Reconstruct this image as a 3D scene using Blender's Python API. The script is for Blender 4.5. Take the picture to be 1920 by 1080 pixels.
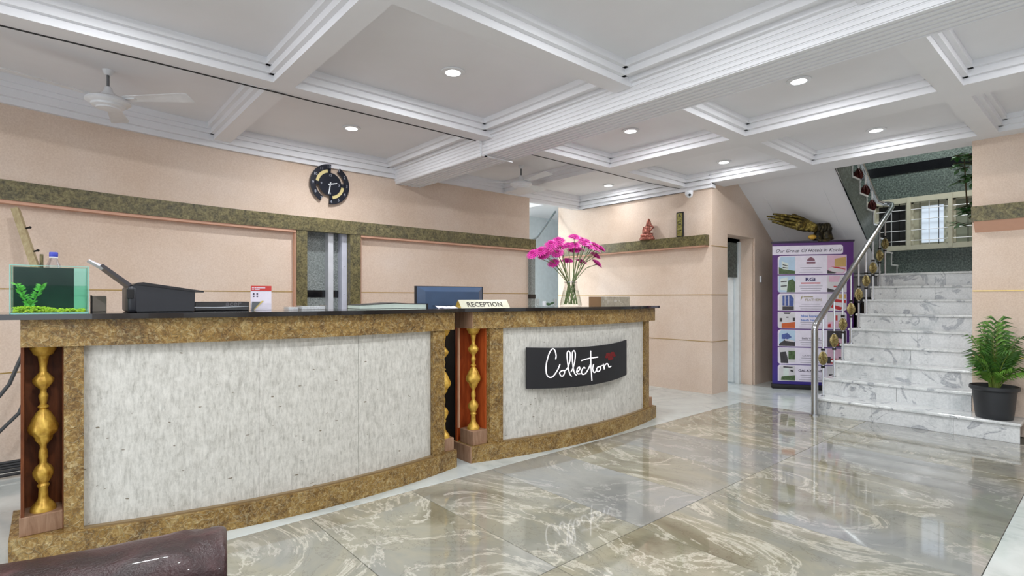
import bpy, bmesh, math, random
from mathutils import Vector, Matrix
PI = math.pi
random.seed(7)
D = bpy.data
for o in list(D.objects): D.objects.remove(o, do_unlink=True)
SC = bpy.context.scene
COL = SC.collection

# ---------------------------------------------------------------- camera
cam = D.cameras.new('camera'); co = D.objects.new('camera', cam); COL.objects.link(co)
cam.sensor_width = 36; cam.lens = 18.75; cam.shift_y = 0.0104; cam.clip_start = 0.05
co.location = (0, 0, 1.2); co.rotation_euler = (PI/2, 0, math.radians(-41))
SC.camera = co
# ---------------------------------------------------------------- world, exposure
w = D.worlds.new('world'); SC.world = w; w.use_nodes = True
bg = w.node_tree.nodes['Background']; bg.inputs[0].default_value = (0.88, 0.94, 1.0, 1); bg.inputs[1].default_value = 2.1
SC.view_settings.view_transform = 'Standard'; SC.view_settings.look = 'None'
SC.cycles.transparent_max_bounces = 32
SC.view_settings.exposure = 0.20; SC.view_settings.gamma = 1; SC.view_settings.use_curve_mapping = False

def area(name, loc, power, size, color=(1, 1, 1), rot=(0, 0, 0), shape='DISK', sy=None, spread=PI):
    l = D.lights.new(name, 'AREA'); l.energy = power; l.size = size; l.shape = shape; l.color = color; l.spread = spread
    if sy: l.size_y = sy
    o = D.objects.new(name, l); COL.objects.link(o); o.location = loc; o.rotation_euler = rot
    return o
LAMP_POWER = 16.0
LAMPS = [(2.11, 3.05), (2.1, 4.66), (4.1, 3.03), (4.07, 1.54), (5.8, 1.52), (5.84, 3.02), (5.84, 4.69),
         (2.1, 1.5), (0.2, 3.05), (0.2, 1.5), (2.1, 0.0), (4.07, 0.0), (0.2, 0.0), (-1.6, 1.5), (-1.6, 3.05)]
for (x, y) in LAMPS: area('lamp_light', (x, y, 2.755), LAMP_POWER*((.3 if y > 4 else .5) if x > 5.5 else 1), 0.10, (0.96, 0.98, 1.0))
# unseen fill lights added to brighten the landing, corridor and service room
area('landing_fill', (9.0, 1.7, 4.35), 42, 0.5, (0.95, 1.0, 0.98))
area('corridor_fill', (4.3, 7.0, 2.86), 95, 0.6, (1.0, 1.0, 1.0))
area('service_room_fill', (7.2, 4.6, 2.4), 32, 0.3, (0.85, 0.92, 1.0))

# ---------------------------------------------------------------- helpers
ORG = {}
class M:
    def __init__(s): s.v = []; s.f = []; s.smooth = False
    def add(s, vs, fs):
        n = len(s.v); s.v += [tuple(p) for p in vs]; s.f += [tuple(i+n for i in f) for f in fs]; return s
    def box(s, x0, x1, y0, y1, z0, z1):
        return s.add([(x0,y0,z0),(x1,y0,z0),(x1,y1,z0),(x0,y1,z0),(x0,y0,z1),(x1,y0,z1),(x1,y1,z1),(x0,y1,z1)],
                     [(0,3,2,1),(4,5,6,7),(0,1,5,4),(1,2,6,5),(2,3,7,6),(3,0,4,7)])
    def obox(s, c, sx, sy, sz, rot):
        m = Matrix.Translation(c) @ (rot if isinstance(rot, Matrix) else Matrix.Rotation(rot, 4, 'Z'))
        b = M().box(-sx/2, sx/2, -sy/2, sy/2, -sz/2, sz/2)
        return s.add([m @ Vector(p) for p in b.v], b.f)
    def bevbox(s, x0, x1, y0, y1, z0, z1, b=0.01, seg=3):
        bm = bmesh.new(); bmesh.ops.create_cube(bm, size=1)
        for v in bm.verts: v.co = Vector(((x0+x1)/2+v.co.x*(x1-x0), (y0+y1)/2+v.co.y*(y1-y0), (z0+z1)/2+v.co.z*(z1-z0)))
        bmesh.ops.bevel(bm, geom=bm.edges[:], offset=b, segments=seg, profile=0.5, affect='EDGES')
        return s.bm(bm)
    def bm(s, bm):
        bm.verts.ensure_lookup_table(); bm.verts.index_update()
        s.add([v.co[:] for v in bm.verts], [tuple(v.index for v in f.verts) for f in bm.faces]); bm.free(); return s
    def prism(s, poly, a, b, ax='z'):
        # extrude a 2D polygon; ax='z': (x,y); ax='y': (x,z); ax='x': (y,z)
        def P(p, t): return {'z': (p[0], p[1], t), 'y': (p[0], t, p[1]), 'x': (t, p[0], p[1])}[ax]
        n = len(poly)
        return s.add([P(p, a) for p in poly] + [P(p, b) for p in poly],
                     [tuple(range(n))[::-1], tuple(range(n, 2*n))] + [(i, (i+1) % n, n+(i+1) % n, n+i) for i in range(n)])
    def tube(s, pts, r, n=10, cap=True, flat=1.0):
        pts = [Vector(p) for p in pts]; k = len(pts)
        rs = r if isinstance(r, (list, tuple)) else [r]*k
        up = None; vs = []
        for i, p in enumerate(pts):
            t = (pts[min(i+1, k-1)] - pts[max(i-1, 0)]).normalized()
            if up is None: up = Vector((0,0,1)) if abs(t.z) < .9 else Vector((1,0,0))
            a = t.cross(up).normalized(); b = a.cross(t).normalized(); up = b
            for j in range(n):
                q = 2*PI*j/n; vs.append(p + a*math.cos(q)*rs[i] + b*math.sin(q)*rs[i]*flat)
        fs = [(i*n+j, i*n+(j+1) % n, (i+1)*n+(j+1) % n, (i+1)*n+j) for i in range(k-1) for j in range(n)]
        if cap: fs += [tuple(range(n))[::-1], tuple(range((k-1)*n, k*n))]
        return s.add(vs, fs)
    def lathe(s, prof, c=(0,0,0), n=24, flute=0, amp=0, tw=0, fz=None, ax='z'):
        # prof: (radius, height)
        vs = []
        for (r, z) in prof:
            for j in range(n):
                q = 2*PI*j/n; rr = r
                if flute and (fz is None or any(a < z < b for a, b in fz)): rr = r*(1+amp*math.cos(flute*q+tw*z))
                if ax == 'z': vs.append((c[0]+rr*math.cos(q), c[1]+rr*math.sin(q), c[2]+z))
                elif ax == 'y': vs.append((c[0]+rr*math.cos(q), c[1]+z, c[2]+rr*math.sin(q)))
                else: vs.append((c[0]+z, c[1]+rr*math.cos(q), c[2]+rr*math.sin(q)))
        k = len(prof)
        fs = [(i*n+j, i*n+(j+1) % n, (i+1)*n+(j+1) % n, (i+1)*n+j) for i in range(k-1) for j in range(n)]
        if prof[0][0] > 1e-6: fs.append(tuple(range(n))[::-1])
        if prof[-1][0] > 1e-6: fs.append(tuple(range((k-1)*n, k*n)))
        return s.add(vs, fs)
    def ball(s, c, rx, ry=None, rz=None, n=14, m=9):
        ry = ry or rx; rz = rz or rx
        vs = []; 
        for i in range(m+1):
            a = -PI/2 + PI*i/m
            for j in range(n):
                q = 2*PI*j/n; vs.append((c[0]+rx*math.cos(a)*math.cos(q), c[1]+ry*math.cos(a)*math.sin(q), c[2]+rz*math.sin(a)))
        return s.add(vs, [(i*n+j, i*n+(j+1) % n, (i+1)*n+(j+1) % n, (i+1)*n+j) for i in range(m) for j in range(n)])
    def strip(s, x0, x1, fa, fb, z0, z1, n=24):
        # curved slab: front y=fa(x), back y=fb(x)
        xs = [x0+(x1-x0)*i/n for i in range(n+1)]; vs = []
        for x in xs: vs += [(x, fa(x), z0), (x, fb(x), z0), (x, fb(x), z1), (x, fa(x), z1)]
        fs = [(0,1,2,3), (4*n, 4*n+3, 4*n+2, 4*n+1)]
        for i in range(n):
            a = 4*i; b = a+4
            fs += [(a, b, b+1, a+1)[::-1], (a+1, b+1, b+2, a+2)[::-1], (a+2, b+2, b+3, a+3)[::-1], (a+3, b+3, b, a)[::-1]]
        return s.add(vs, fs)
    def sweep(s, prof, pts, closed=False):
        # prof: list of (offset, z) cross-section, pts: plan points (x,y); offset to the left normal
        pass
    def xf(s, m): s.v = [tuple(m @ Vector(p)) for p in s.v]; return s
    def mesh(s, name, mat, smooth=False, org=(0,0,0)):
        me = D.meshes.new(name)
        me.from_pydata([(p[0]-org[0], p[1]-org[1], p[2]-org[2]) for p in s.v], [], s.f); me.update()
        bm = bmesh.new(); bm.from_mesh(me); bmesh.ops.remove_doubles(bm, verts=bm.verts, dist=1e-6) if smooth else None
        bmesh.ops.recalc_face_normals(bm, faces=bm.faces); bm.to_mesh(me); bm.free()
        if smooth:
            me.polygons.foreach_set('use_smooth', [True]*len(me.polygons))
            try: me.set_sharp_from_angle(angle=math.radians(42))
            except Exception: pass
        if mat: me.materials.append(mat)
        return me
    def build(s, name, mat, parent=None, smooth=False, org=None):
        og = ORG.get(parent.name, (0,0,0)) if parent is not None else (org or (0,0,0))
        o = D.objects.new(name, s.mesh(name, mat, smooth, og)); COL.objects.link(o)
        if parent is not None: o.parent = parent; ORG[o.name] = og
        else: o.location = og; ORG[o.name] = og
        return o
def tag(o, label=None, cat=None, group=None, kind=None):
    for k, v in (('label', label), ('category', cat), ('group', group), ('kind', kind)):
        if v: o[k] = v
    return o
def thing(name, label, cat, loc=(0,0,0), rz=0, group=None, local=False):
    o = D.objects.new(name, None); COL.objects.link(o); o.empty_display_size = .1
    o.location = loc; o.rotation_euler = (0, 0, rz); tag(o, label, cat, group)
    ORG[o.name] = (0,0,0) if (local or rz) else tuple(loc)
    return o
def one(m, name, mat, loc, label, cat, group=None, smooth=False):
    return tag(m.build(name, mat, None, smooth, loc), label, cat, group)
def inst(o, loc=(0,0,0), parent=None, rz=None):
    c = o.copy(); COL.objects.link(c); c.location = loc
    if rz is not None: c.rotation_euler = (0,0,rz)
    if parent is not None: c.parent = parent
    return c
def dup(root, loc, rz=None, label=None, group=None):
    r = inst(root, loc, None, rz)
    if label: r['label'] = label
    if group: r['group'] = group
    for ch in list(root.children):
        c = ch.copy(); COL.objects.link(c); c.parent = r
        for g in ch.children:
            d = g.copy(); COL.objects.link(d); d.parent = c
    return r
def remesh(o, v, sm=True):
    m = o.modifiers.new('r', 'REMESH'); m.mode = 'VOXEL'; m.voxel_size = v; m.use_smooth_shade = True
    if sm: t = o.modifiers.new('s', 'SMOOTH'); t.iterations = 2; t.factor = .5
    return o
def text(s, size, mtx, ext=0.0008, shear=0, bold=0, align='LEFT', sx=1.0):
    cu = D.curves.new('lettering', 'FONT'); cu.body = s; cu.size = size; cu.extrude = ext; cu.shear = shear; cu.offset = bold
    cu.align_x = align; cu.resolution_u = 2
    ob = D.objects.new('lettering_source', cu); COL.objects.link(ob)
    bpy.context.view_layer.update()
    dg = bpy.context.evaluated_depsgraph_get()
    me = D.meshes.new_from_object(ob.evaluated_get(dg))
    D.objects.remove(ob, do_unlink=True)
    m = M(); m.add([mtx @ Vector((v.co.x*sx, v.co.y, v.co.z)) for v in me.vertices], [tuple(p.vertices) for p in me.polygons])
    D.meshes.remove(me)
    return m
def rr(x0, x1, z0, z1, r, corners='abcd', n=5):
    # rounded rect polygon; corners a=bottom-left b=bottom-right c=top-right d=top-left
    P = []
    for key, cx, cz, a0 in (('a', x0, z0, PI), ('b', x1, z0, 1.5*PI), ('c', x1, z1, 0), ('d', x0, z1, .5*PI)):
        sx = 1 if key in 'ad' else -1; sz = 1 if key in 'ab' else -1
        if key in corners:
            for i in range(n+1):
                a = a0 + PI/2*i/n; P.append((cx+sx*r+r*math.cos(a), cz+sz*r+r*math.sin(a)))
        else: P.append((cx, cz))
    return P

# ---------------------------------------------------------------- materials
def srgb(r, g, b):
    f = lambda c: (c/255)/12.92 if c/255 <= .04045 else (((c/255)+.055)/1.055)**2.4
    return (f(r), f(g), f(b), 1)
class N:
    def __init__(s, name):
        s.m = D.materials.new(name); s.m.use_nodes = True; s.t = s.m.node_tree; s.p = s.t.nodes['Principled BSDF']
        s.tc = s.t.nodes.new('ShaderNodeTexCoord')
    def n(s, typ, **kw):
        x = s.t.nodes.new(typ)
        for k, v in kw.items():
            if k in x.inputs: x.inputs[k].default_value = v
            else: setattr(x, k, v)
        return x
    def l(s, a, b): s.t.links.new(a, b)
    def coord(s, scale=(1,1,1), rand=False, rot=(0,0,0)):
        mp = s.n('ShaderNodeMapping'); mp.inputs['Scale'].default_value = scale; mp.inputs['Rotation'].default_value = rot
        s.l(s.tc.outputs['Object'], mp.inputs['Vector'])
        if rand:
            oi = s.n('ShaderNodeObjectInfo'); mu = s.n('ShaderNodeVectorMath', operation='SCALE')
            cb = s.n('ShaderNodeCombineXYZ')
            s.l(oi.outputs['Random'], cb.inputs[0]); 
            m2 = s.n('ShaderNodeMath', operation='MULTIPLY'); m2.inputs[1].default_value = 7.3; s.l(oi.outputs['Random'], m2.inputs[0])
            s.l(m2.outputs[0], cb.inputs[1]); s.l(m2.outputs[0], cb.inputs[2])
            s.l(cb.outputs[0], mu.inputs[0]); mu.inputs['Scale'].default_value = 31.0
            s.l(mu.outputs[0], mp.inputs['Location'])
        return mp.outputs[0]
    def noise(s, vec, scale, detail=6, rough=.6, dist=0):
        x = s.n('ShaderNodeTexNoise'); x.inputs['Scale'].default_value = scale; x.inputs['Detail'].default_value = detail
        x.inputs['Roughness'].default_value = rough; x.inputs['Distortion'].default_value = dist; s.l(vec, x.inputs['Vector']); return x.outputs['Fac']
    def ramp(s, fac, stops, interp='LINEAR'):
        r = s.n('ShaderNodeValToRGB'); r.color_ramp.interpolation = interp; e = r.color_ramp.elements
        while len(e) < len(stops): e.new(.5)
        for i, (p, c) in enumerate(stops): e[i].position = p; e[i].color = c
        s.l(fac, r.inputs[0]); return r.outputs[0]
    def mix(s, fac, a, b, mode='MIX'):
        x = s.n('ShaderNodeMix', data_type='RGBA', blend_type=mode)
        for k, v in ((0, fac), (6, a), (7, b)):
            if isinstance(v, (int, float, tuple)): x.inputs[k].default_value = v
            else: s.l(v, x.inputs[k])
        return x.outputs[2]
    def bump(s, h, strength=.3, dist=.01):
        b = s.n('ShaderNodeBump'); b.inputs['Strength'].default_value = strength; b.inputs['Distance'].default_value = dist
        s.l(h, b.inputs['Height']); s.l(b.outputs[0], s.p.inputs['Normal'])
    def col(s, c):
        if isinstance(c, tuple): s.p.inputs['Base Color'].default_value = c
        else: s.l(c, s.p.inputs['Base Color'])
    def set(s, rough=.5, metal=0, coat=0, spec=.5):
        s.p.inputs['Roughness'].default_value = rough; s.p.inputs['Metallic'].default_value = metal
        s.p.inputs['Coat Weight'].default_value = coat; s.p.inputs['Specular IOR Level'].default_value = spec; return s.m
def plain(name, c, rough=.5, metal=0, coat=0, var=.06, scale=12, bump=0):
    k = N(name); v = k.coord(); f = k.noise(v, scale, 4)
    lo = tuple(x*(1-var) for x in c[:3])+(1,); hi = tuple(min(1, x*(1+var)) for x in c[:3])+(1,)
    k.col(k.ramp(f, [(.3, lo), (.7, hi)]))
    if bump: k.bump(f, bump, .004)
    return k.set(rough, metal, coat)
W1 = (1,1,1,1)
def m_plaster():
    k = N('peach_plaster'); v = k.coord(); f = k.noise(v, 1.3, 5, .6); g = k.noise(v, 90, 3, .6)
    c = k.ramp(f, [(.3, srgb(208,184,164)), (.55, srgb(217,197,181)), (.75, srgb(221,205,193))])
    c = k.mix(.16, c, k.ramp(g, [(.35, srgb(178,146,122)), (.65, srgb(244,226,208))]))
    k.col(c); k.bump(g, .35, .004); return k.set(.75)
def m_ceiling():
    k = N('white_gypsum'); v = k.coord(); f = k.noise(v, .9, 4, .55)
    k.col(k.ramp(f, [(.3, srgb(226,226,229)), (.7, srgb(236,236,240))])); return k.set(.6)
def m_tile():
    k = N('polished_brown_marble_tile'); v = k.coord((1.0,.6,1), True, (0,0,.5))
    a = k.noise(v, 1.5, 10, .6, .9)
    c = k.ramp(a, [(.25, srgb(98,92,76)), (.4, srgb(128,123,104)), (.5, srgb(150,146,128)), (.6, srgb(136,135,124)), (.78, srgb(172,169,158))])
    b = k.noise(v, 1.5, 12, .66, 1.7)     # thin pale veins where noise crosses the middle
    vein = k.ramp(b, [(.478, (0,0,0,1)), (.498, (.75,.75,.75,1)), (.502, (.75,.75,.75,1)), (.522, (0,0,0,1))])
    c = k.mix(vein, c, srgb(198,193,178))
    b2 = k.noise(v, 2.6, 9, .65, 2.0)
    c = k.mix(k.ramp(b2, [(.49, (0,0,0,1)), (.5, (.4,.4,.4,1)), (.51, (0,0,0,1))]), c, srgb(84,70,56))
    g = k.noise(v, .7, 3, .5, .8)
    c = k.mix(k.ramp(g, [(.45, (0,0,0,1)), (.62, (.5,.5,.5,1))]), c, srgb(142,146,152))
    k.col(c); return k.set(.055, 0, .35, .62)
def m_pale(name='pale_marble', rnd=True, base=(206,210,210), dark=(150,156,158), patch=False):
    k = N(name); v = k.coord((1,1,1), rnd)
    a = k.noise(v, 2.2, 9, .62, 1.8)
    c = k.ramp(a, [(.3, srgb(*dark)), (.46, srgb(*[int(x*.95) for x in base])), (.7, srgb(*base))])
    if patch:
        b = k.noise(v, 3.4, 7, .6, 2.2)
        c = k.mix(k.ramp(b, [(.575, (0,0,0,1)), (.62, (.8,.8,.8,1)), (.72, (.3,.3,.3,1))]), c, srgb(128,132,140))
        d = k.noise(v, 60, 3, .6); c = k.mix(.12, c, k.ramp(d, [(.4, srgb(150,155,158)), (.6, W1)]))
    k.col(c); return k.set(.12, 0, .2)
def m_counter(name, scale=1.0, cols=None, bump=.9):
    k = N(name); v = k.coord()
    cols = cols or [(66,44,22), (120,86,36), (160,124,58), (188,168,118)]
    a = k.noise(v, 5.5*scale, 10, .78, 1.6); b = k.noise(v, 48*scale, 6, .75, 1.2)
    c = k.ramp(a, [(.36, srgb(*cols[0])), (.46, srgb(*cols[1])), (.55, srgb(*cols[2])), (.68, srgb(*cols[3]))])
    c = k.mix(.45, c, k.ramp(b, [(.38, srgb(44,32,20)), (.5, srgb(140,108,52)), (.64, srgb(220,202,154))]))
    w_ = k.n('ShaderNodeTexVoronoi', feature='DISTANCE_TO_EDGE'); w_.inputs['Scale'].default_value = 26*scale
    nv = k.n('ShaderNodeVectorMath', operation='ADD'); k.l(v, nv.inputs[0])
    nn = k.n('ShaderNodeTexNoise'); nn.inputs['Scale'].default_value = 14; k.l(v, nn.inputs['Vector'])
    sc = k.n('ShaderNodeVectorMath', operation='SCALE'); sc.inputs['Scale'].default_value = .09; k.l(nn.outputs['Color'], sc.inputs[0]); k.l(sc.outputs[0], nv.inputs[1])
    k.l(nv.outputs[0], w_.inputs['Vector'])
    ridge = k.ramp(w_.outputs['Distance'], [(0, W1), (.05, (0,0,0,1))])
    c = k.mix(k.mix(.28, (0,0,0,1), ridge), c, srgb(232,216,172))
    k.col(c); h = k.mix(.5, ridge, b); k.bump(h, bump, .006); return k.set(.42)
def m_granite(name='green_brown_granite', cols=((28,26,14),(74,66,34),(112,100,58),(158,150,108))):
    k = N(name); v = k.coord(); a = k.noise(v, 16, 8, .75, .8); b = k.noise(v, 60, 4, .7)
    c = k.ramp(a, [(.3, srgb(*cols[0])), (.47, srgb(*cols[1])), (.58, srgb(*cols[2])), (.75, srgb(*cols[3]))])
    c = k.mix(.35, c, k.ramp(b, [(.38, srgb(*cols[0])), (.62, srgb(*cols[3]))])); k.col(c); k.bump(b, .25, .003); return k.set(.35)
def m_panel():
    k = N('mottled_grey_laminate'); v = k.coord((1,1,.22)); a = k.noise(v, 62, 7, .8); p = k.coord(); b = k.noise(p, 22, 8, .75, .6)
    c = k.ramp(a, [(.34, srgb(150,148,140)), (.46, srgb(196,194,187)), (.56, srgb(216,214,207)), (.7, srgb(234,231,224))])
    c = k.mix(.35, c, k.ramp(b, [(.35, srgb(178,175,166)), (.6, srgb(232,230,224))]))
    d = k.coord((1,1,2.8)); e = k.noise(d, 24, 1, .4)
    c = k.mix(k.ramp(e, [(.76, (0,0,0,1)), (.78, (.8,.8,.8,1))]), c, srgb(92,76,42))
    k.col(c); k.bump(a, .25, .003); return k.set(.5)
def m_terrazzo(name, cols, sc=70):
    k = N(name); v = k.coord(); a = k.noise(v, sc, 5, .8); b = k.noise(v, 1.4, 4, .6)
    c = k.ramp(a, [(.38, srgb(*cols[0])), (.5, srgb(*cols[1])), (.64, srgb(*cols[2]))])
    c = k.mix(k.ramp(b, [(.35, (0,0,0,1)), (.7, (.45,.45,.45,1))]), c, srgb(*cols[3])); k.col(c); k.bump(a, .2, .003); return k.set(.4)
def m_wood(name, c0, c1, rough=.5, axis=(8,8,1)):
    k = N(name); v = k.coord(axis); a = k.noise(v, 5, 7, .65, .8); k.col(k.ramp(a, [(.3, srgb(*c0)), (.7, srgb(*c1))])); k.bump(a, .15, .003); return k.set(rough)
def m_leather():
    k = N('dark_brown_leather'); v = k.coord(); a = k.noise(v, 7, 6, .6, 1); b = k.noise(v, 160, 3, .6)
    k.col(k.ramp(a, [(.36, srgb(34,16,17)), (.55, srgb(58,32,33)), (.72, srgb(92,62,64))])); h = k.mix(.25, a, b); k.bump(h, .55, .012)
    return k.set(.34, 0, .08, .4)
def m_gold():
    k = N('brushed_gold_paint'); v = k.coord(); a = k.noise(v, 26, 5, .6); k.col(k.ramp(a, [(.3, srgb(176,128,40)), (.6, srgb(230,190,86))]))
    k.bump(a, .2, .004); return k.set(.36, .35)
def m_antique(name, dark, mid, hi, sc=22):
    k = N(name); v = k.coord(); a = k.noise(v, sc, 6, .7, 1.2); k.col(k.ramp(a, [(.38, srgb(*dark)), (.52, srgb(*mid)), (.70, srgb(*hi))])); k.bump(a, .3, .004); return k.set(.38, .6)
def m_glass(name, tint=(1,1,1,1), rough=0, spec=.35):
    # thin clear glass: transparent with a fresnel gloss
    m = D.materials.new(name); m.use_nodes = True; t = m.node_tree; t.nodes.remove(t.nodes['Principled BSDF'])
    tr = t.nodes.new('ShaderNodeBsdfTransparent'); tr.inputs[0].default_value = tint
    gl = t.nodes.new('ShaderNodeBsdfGlossy'); gl.inputs['Roughness'].default_value = .02+rough
    lw = t.nodes.new('ShaderNodeLayerWeight'); lw.inputs[0].default_value = spec
    ns = t.nodes.new('ShaderNodeTexNoise'); ns.inputs['Scale'].default_value = 3
    mx = t.nodes.new('ShaderNodeMixShader'); mu = t.nodes.new('ShaderNodeMath'); mu.operation = 'MULTIPLY'; mu.inputs[1].default_value = .4; t.links.new(lw.outputs['Fresnel'], mu.inputs[0]); t.links.new(mu.outputs[0], mx.inputs[0]); t.links.new(tr.outputs[0], mx.inputs[1]); t.links.new(gl.outputs[0], mx.inputs[2])
    t.links.new(mx.outputs[0], t.nodes['Material Output'].inputs[0]); return m
def m_emit(name, c, s):
    m = D.materials.new(name); m.use_nodes = True; p = m.node_tree.nodes['Principled BSDF']
    p.inputs['Base Color'].default_value = c; p.inputs['Emission Color'].default_value = c; p.inputs['Emission Strength'].default_value = s; return m

PEACH = m_plaster(); PINKR = plain('pink_reveal_paint', srgb(206,160,136), .7, 0, 0, .05, 6); WHITE = m_ceiling(); TILE = m_tile(); PALE = m_pale(base=(204,210,208), dark=(168,176,174))
STEP = m_pale('grey_veined_white_marble', True, (218,220,220), (176,181,182), True)
CTR = m_counter('gold_relief_laminate'); GRAN = m_granite(); PANEL = m_panel()
GREEN = m_terrazzo('green_granite_cladding', ((34,42,40),(76,88,84),(124,136,130),(62,70,69)), 45)
GREYG = m_terrazzo('grey_speckled_granite', ((90,96,94),(134,140,138),(176,182,180),(120,130,130)), 70)
BLACK = plain('black_granite', srgb(16,17,20), .12, 0, .4)
BLACKM = plain('matt_black', srgb(18,18,20), .6); BLKP = plain('black_plastic', srgb(40,42,48), .4)
GOLD = m_gold(); CHROME = plain('brushed_steel', srgb(176,178,182), .2, 1.0, 0, .05)
DARKM = plain('dark_collar', srgb(30,28,26), .4, .5)
WOODBR = m_wood('reddish_brown_plywood', (88,42,16), (134,74,34)); WOODOR = m_wood('orange_varnished_plywood', (150,62,26), (196,98,48), .35)
BLOCK = m_wood('bare_wood_block', (132,98,74), (176,142,116), .6); PALEWOOD = m_wood('pale_plank_wood', (150,132,96), (186,172,136), .5)
LEATHER = m_leather(); LINEGOLD = plain('dull_gold_inlay', srgb(176,146,84), .4, .3)
WPLAS = plain('white_plastic', srgb(226,228,232), .35); CREAM = plain('cream_paint', srgb(186,184,166), .5)
ALU = plain('white_aluminium', srgb(206,208,214), .35, .2); BLUEW = plain('bluish_white_paint', srgb(222,230,233), .6)
GLASS = m_glass('clear_glass'); AQG = m_glass('green_tinted_glass', (.93,.985,.965,1), 0, .12); WATER = m_glass('aquarium_water', (.84,.96,.91,1), 0, .03)
ORN = m_antique('antique_gold_filigree', (64,52,30), (152,136,88), (208,196,146), 60)
REDORN = m_antique('dark_red_filigree', (32,10,10), (74,26,26), (120,60,50), 60)
BRONZE = m_antique('black_and_gold_patina', (16,14,8), (110,94,42), (206,188,104), 13)
LAMPM = m_emit('lamp_diffuser', (1,1,1,1), 14)
RED = plain('red_print', srgb(196,60,56), .5); PURPLE = plain('purple_print', srgb(70,34,120), .45, 0, 0, .22, 2); WPRINT = plain('white_print', srgb(224,218,232), .5)
DARKPR = plain('dark_print', srgb(46,36,60), .5); GREYPR = plain('grey_print', srgb(140,136,150), .5)

def structure(o): o['kind'] = 'structure'; return o
def yw(x): return 5.56 if x > 2.2 else 5.56 - .055*(2.2-x)**2
XW = 6.26; YL = 3.39; XP = 6.38; ZB = 2.64; ZS = 2.77

# ---------------------------------------------------------------- floor
fl = structure(M().box(-4, 10.5, -4, 9, -.12, -.012).build('floor', plain('grout', srgb(120,118,108), .8)))
def tile_proto(sx, sy, m): return M().bevbox(0, sx-.003, 0, sy-.003, -.0115, 0, .0012, 1).mesh('tile', m)
tb = tile_proto(.635, 1.26, TILE)
def put(me, x, y, par=fl, z=0):
    o = D.objects.new('tile', me); COL.objects.link(o); o.location = (x, y, z); o.parent = par; return o
for j in (0, 1):
    x = 1.08 - 8*.635
    for i in range(16):
        if x + .63 <= 6.06: put(tb, x, .41 + 1.26*j)
        x += .635
put(tile_proto(6.045-5.525, 1.26, TILE), 5.525, .41); put(tile_proto(6.045-5.525, 1.26, TILE), 5.525, 1.67)
pb = tile_proto(1.2, .6, PALE)
for i in range(8):
    for j in range(6): put(pb, 3.7-1.2*5+1.2*i if i < 7 else 3.7+1.2*2, .41-.6*(j+1))
x = -3.5
while x < 10:
    for j in range(9): put(pb, x + (0), 2.93+.6*j) if not (x > 6.1 and j < 0) else None
    x += 1.2
pe = tile_proto(.6, .6, PALE)
for i in range(3): put(pe, 6.046+.6*i, 2.93-.6); put(pe, 6.046+.6*i, 2.93-1.2)   # pale tiles beside the flight

# ---------------------------------------------------------------- ceiling
cl = structure(M().box(-4, 6.5, -4, 5.9, ZS, ZS+.12).build('ceiling', WHITE))
def beam(x0, x1, y0, y1): M().box(x0, x1, y0, y1, ZB, ZS+.01).build('beam', WHITE, cl)
BX = [(-2.9,-2.75), (-.87,-.73), (1.13,1.27)]; BY = [(-2.28,-2.14), (-.78,-.64), (.72,.86), (2.21,2.35), (3.72,3.86)]
for a, b in BX:
    for (c0, c1) in zip([-4]+[q[1] for q in BY], [q[0] for q in BY]+[5.9]): beam(a, b, c0, c1)
beam(4.66, 4.96, -4, 5.9)
for a, b in BY: beam(-4, 3.0, a, b); beam(3.3, 4.66, a, b); beam(4.96, 6.2, a, b)
beam(6.2, 6.56, -4, 3.39)
def mould(x0, x1, y0, y1, sides='nsew'):
    # stepped crown moulding inside a coffer, three steps growing upward
    m = M()
    for k, (o_, za, zb) in enumerate([(.030, ZB+.045, ZS), (.060, ZB+.088, ZS)]):
        if 'w' in sides: m.box(x0, x0+o_, y0, y1, za, zb)
        if 'e' in sides: m.box(x1-o_, x1, y0, y1, za, zb)
        if 's' in sides: m.box(x0, x1, y0, y0+o_, za, zb)
        if 'n' in sides: m.box(x0, x1, y1-o_, y1, za, zb)
    m.build('moulding', WHITE, cl)
YC = [(-2.14,-.78), (-.64,.72), (.86,2.21), (2.35,3.72)]
for (y0, y1) in YC:
    for (x0, x1) in [(-2.75,-.87), (-.73,1.13), (1.27,2.92), (3.33,4.66), (4.96,6.2)]: mould(x0, x1, y0, y1)
for (x0, x1) in [(-.73,1.13), (1.27,2.92)]: mould(x0, x1, 3.86, 5.5, 'sew')
mould(3.33, 4.66, 3.86, 5.56, 'sew'); mould(4.96, 6.2, 3.86, 5.56, 'swe')
# cornice along the curved wall
co_ = M()
for (o_, z0, z1) in [(.035, 2.585, ZS), (.075, 2.63, ZS), (.105, 2.685, ZS), (.125, 2.72, ZS)]:
    co_.strip(-3.2, 3.05, lambda x: yw(x)-o_, lambda x: yw(x)+.05, z0, z1, 30)
    co_.box(3.3, 6.3, 5.6-o_, 5.65, z0, z1)
    co_.box(XW-o_, XW+.05, YL-.02, 5.6, z0, z1)
co_.build('cornice', WHITE, cl)
# deep fluted main beam
prof = [(2.90, ZS+.02), (2.90, 2.735), (2.935, 2.735), (2.935, 2.70), (2.97, 2.70), (2.97, 2.668), (3.0, 2.668)]
z = 2.668; x = 3.0
for i in range(5):
    z -= .028; prof.append((x, z+.006)); prof.append((x+.007, z+.006)); prof.append((x+.007, z)); x += .010; prof.append((x, z))
zb = z
x = 3.05; prof += [(x, zb)]
for i in range(6):
    prof += [(x+.030, zb), (x+.032, zb+.016), (x+.048, zb+.016), (x+.050, zb)]; x += .050
prof += [(x+.01, zb), (x+.01, ZS+.02)]
M().prism(prof, -4, 5.6, 'y').build('fluted_beam', WHITE, cl)
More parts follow.
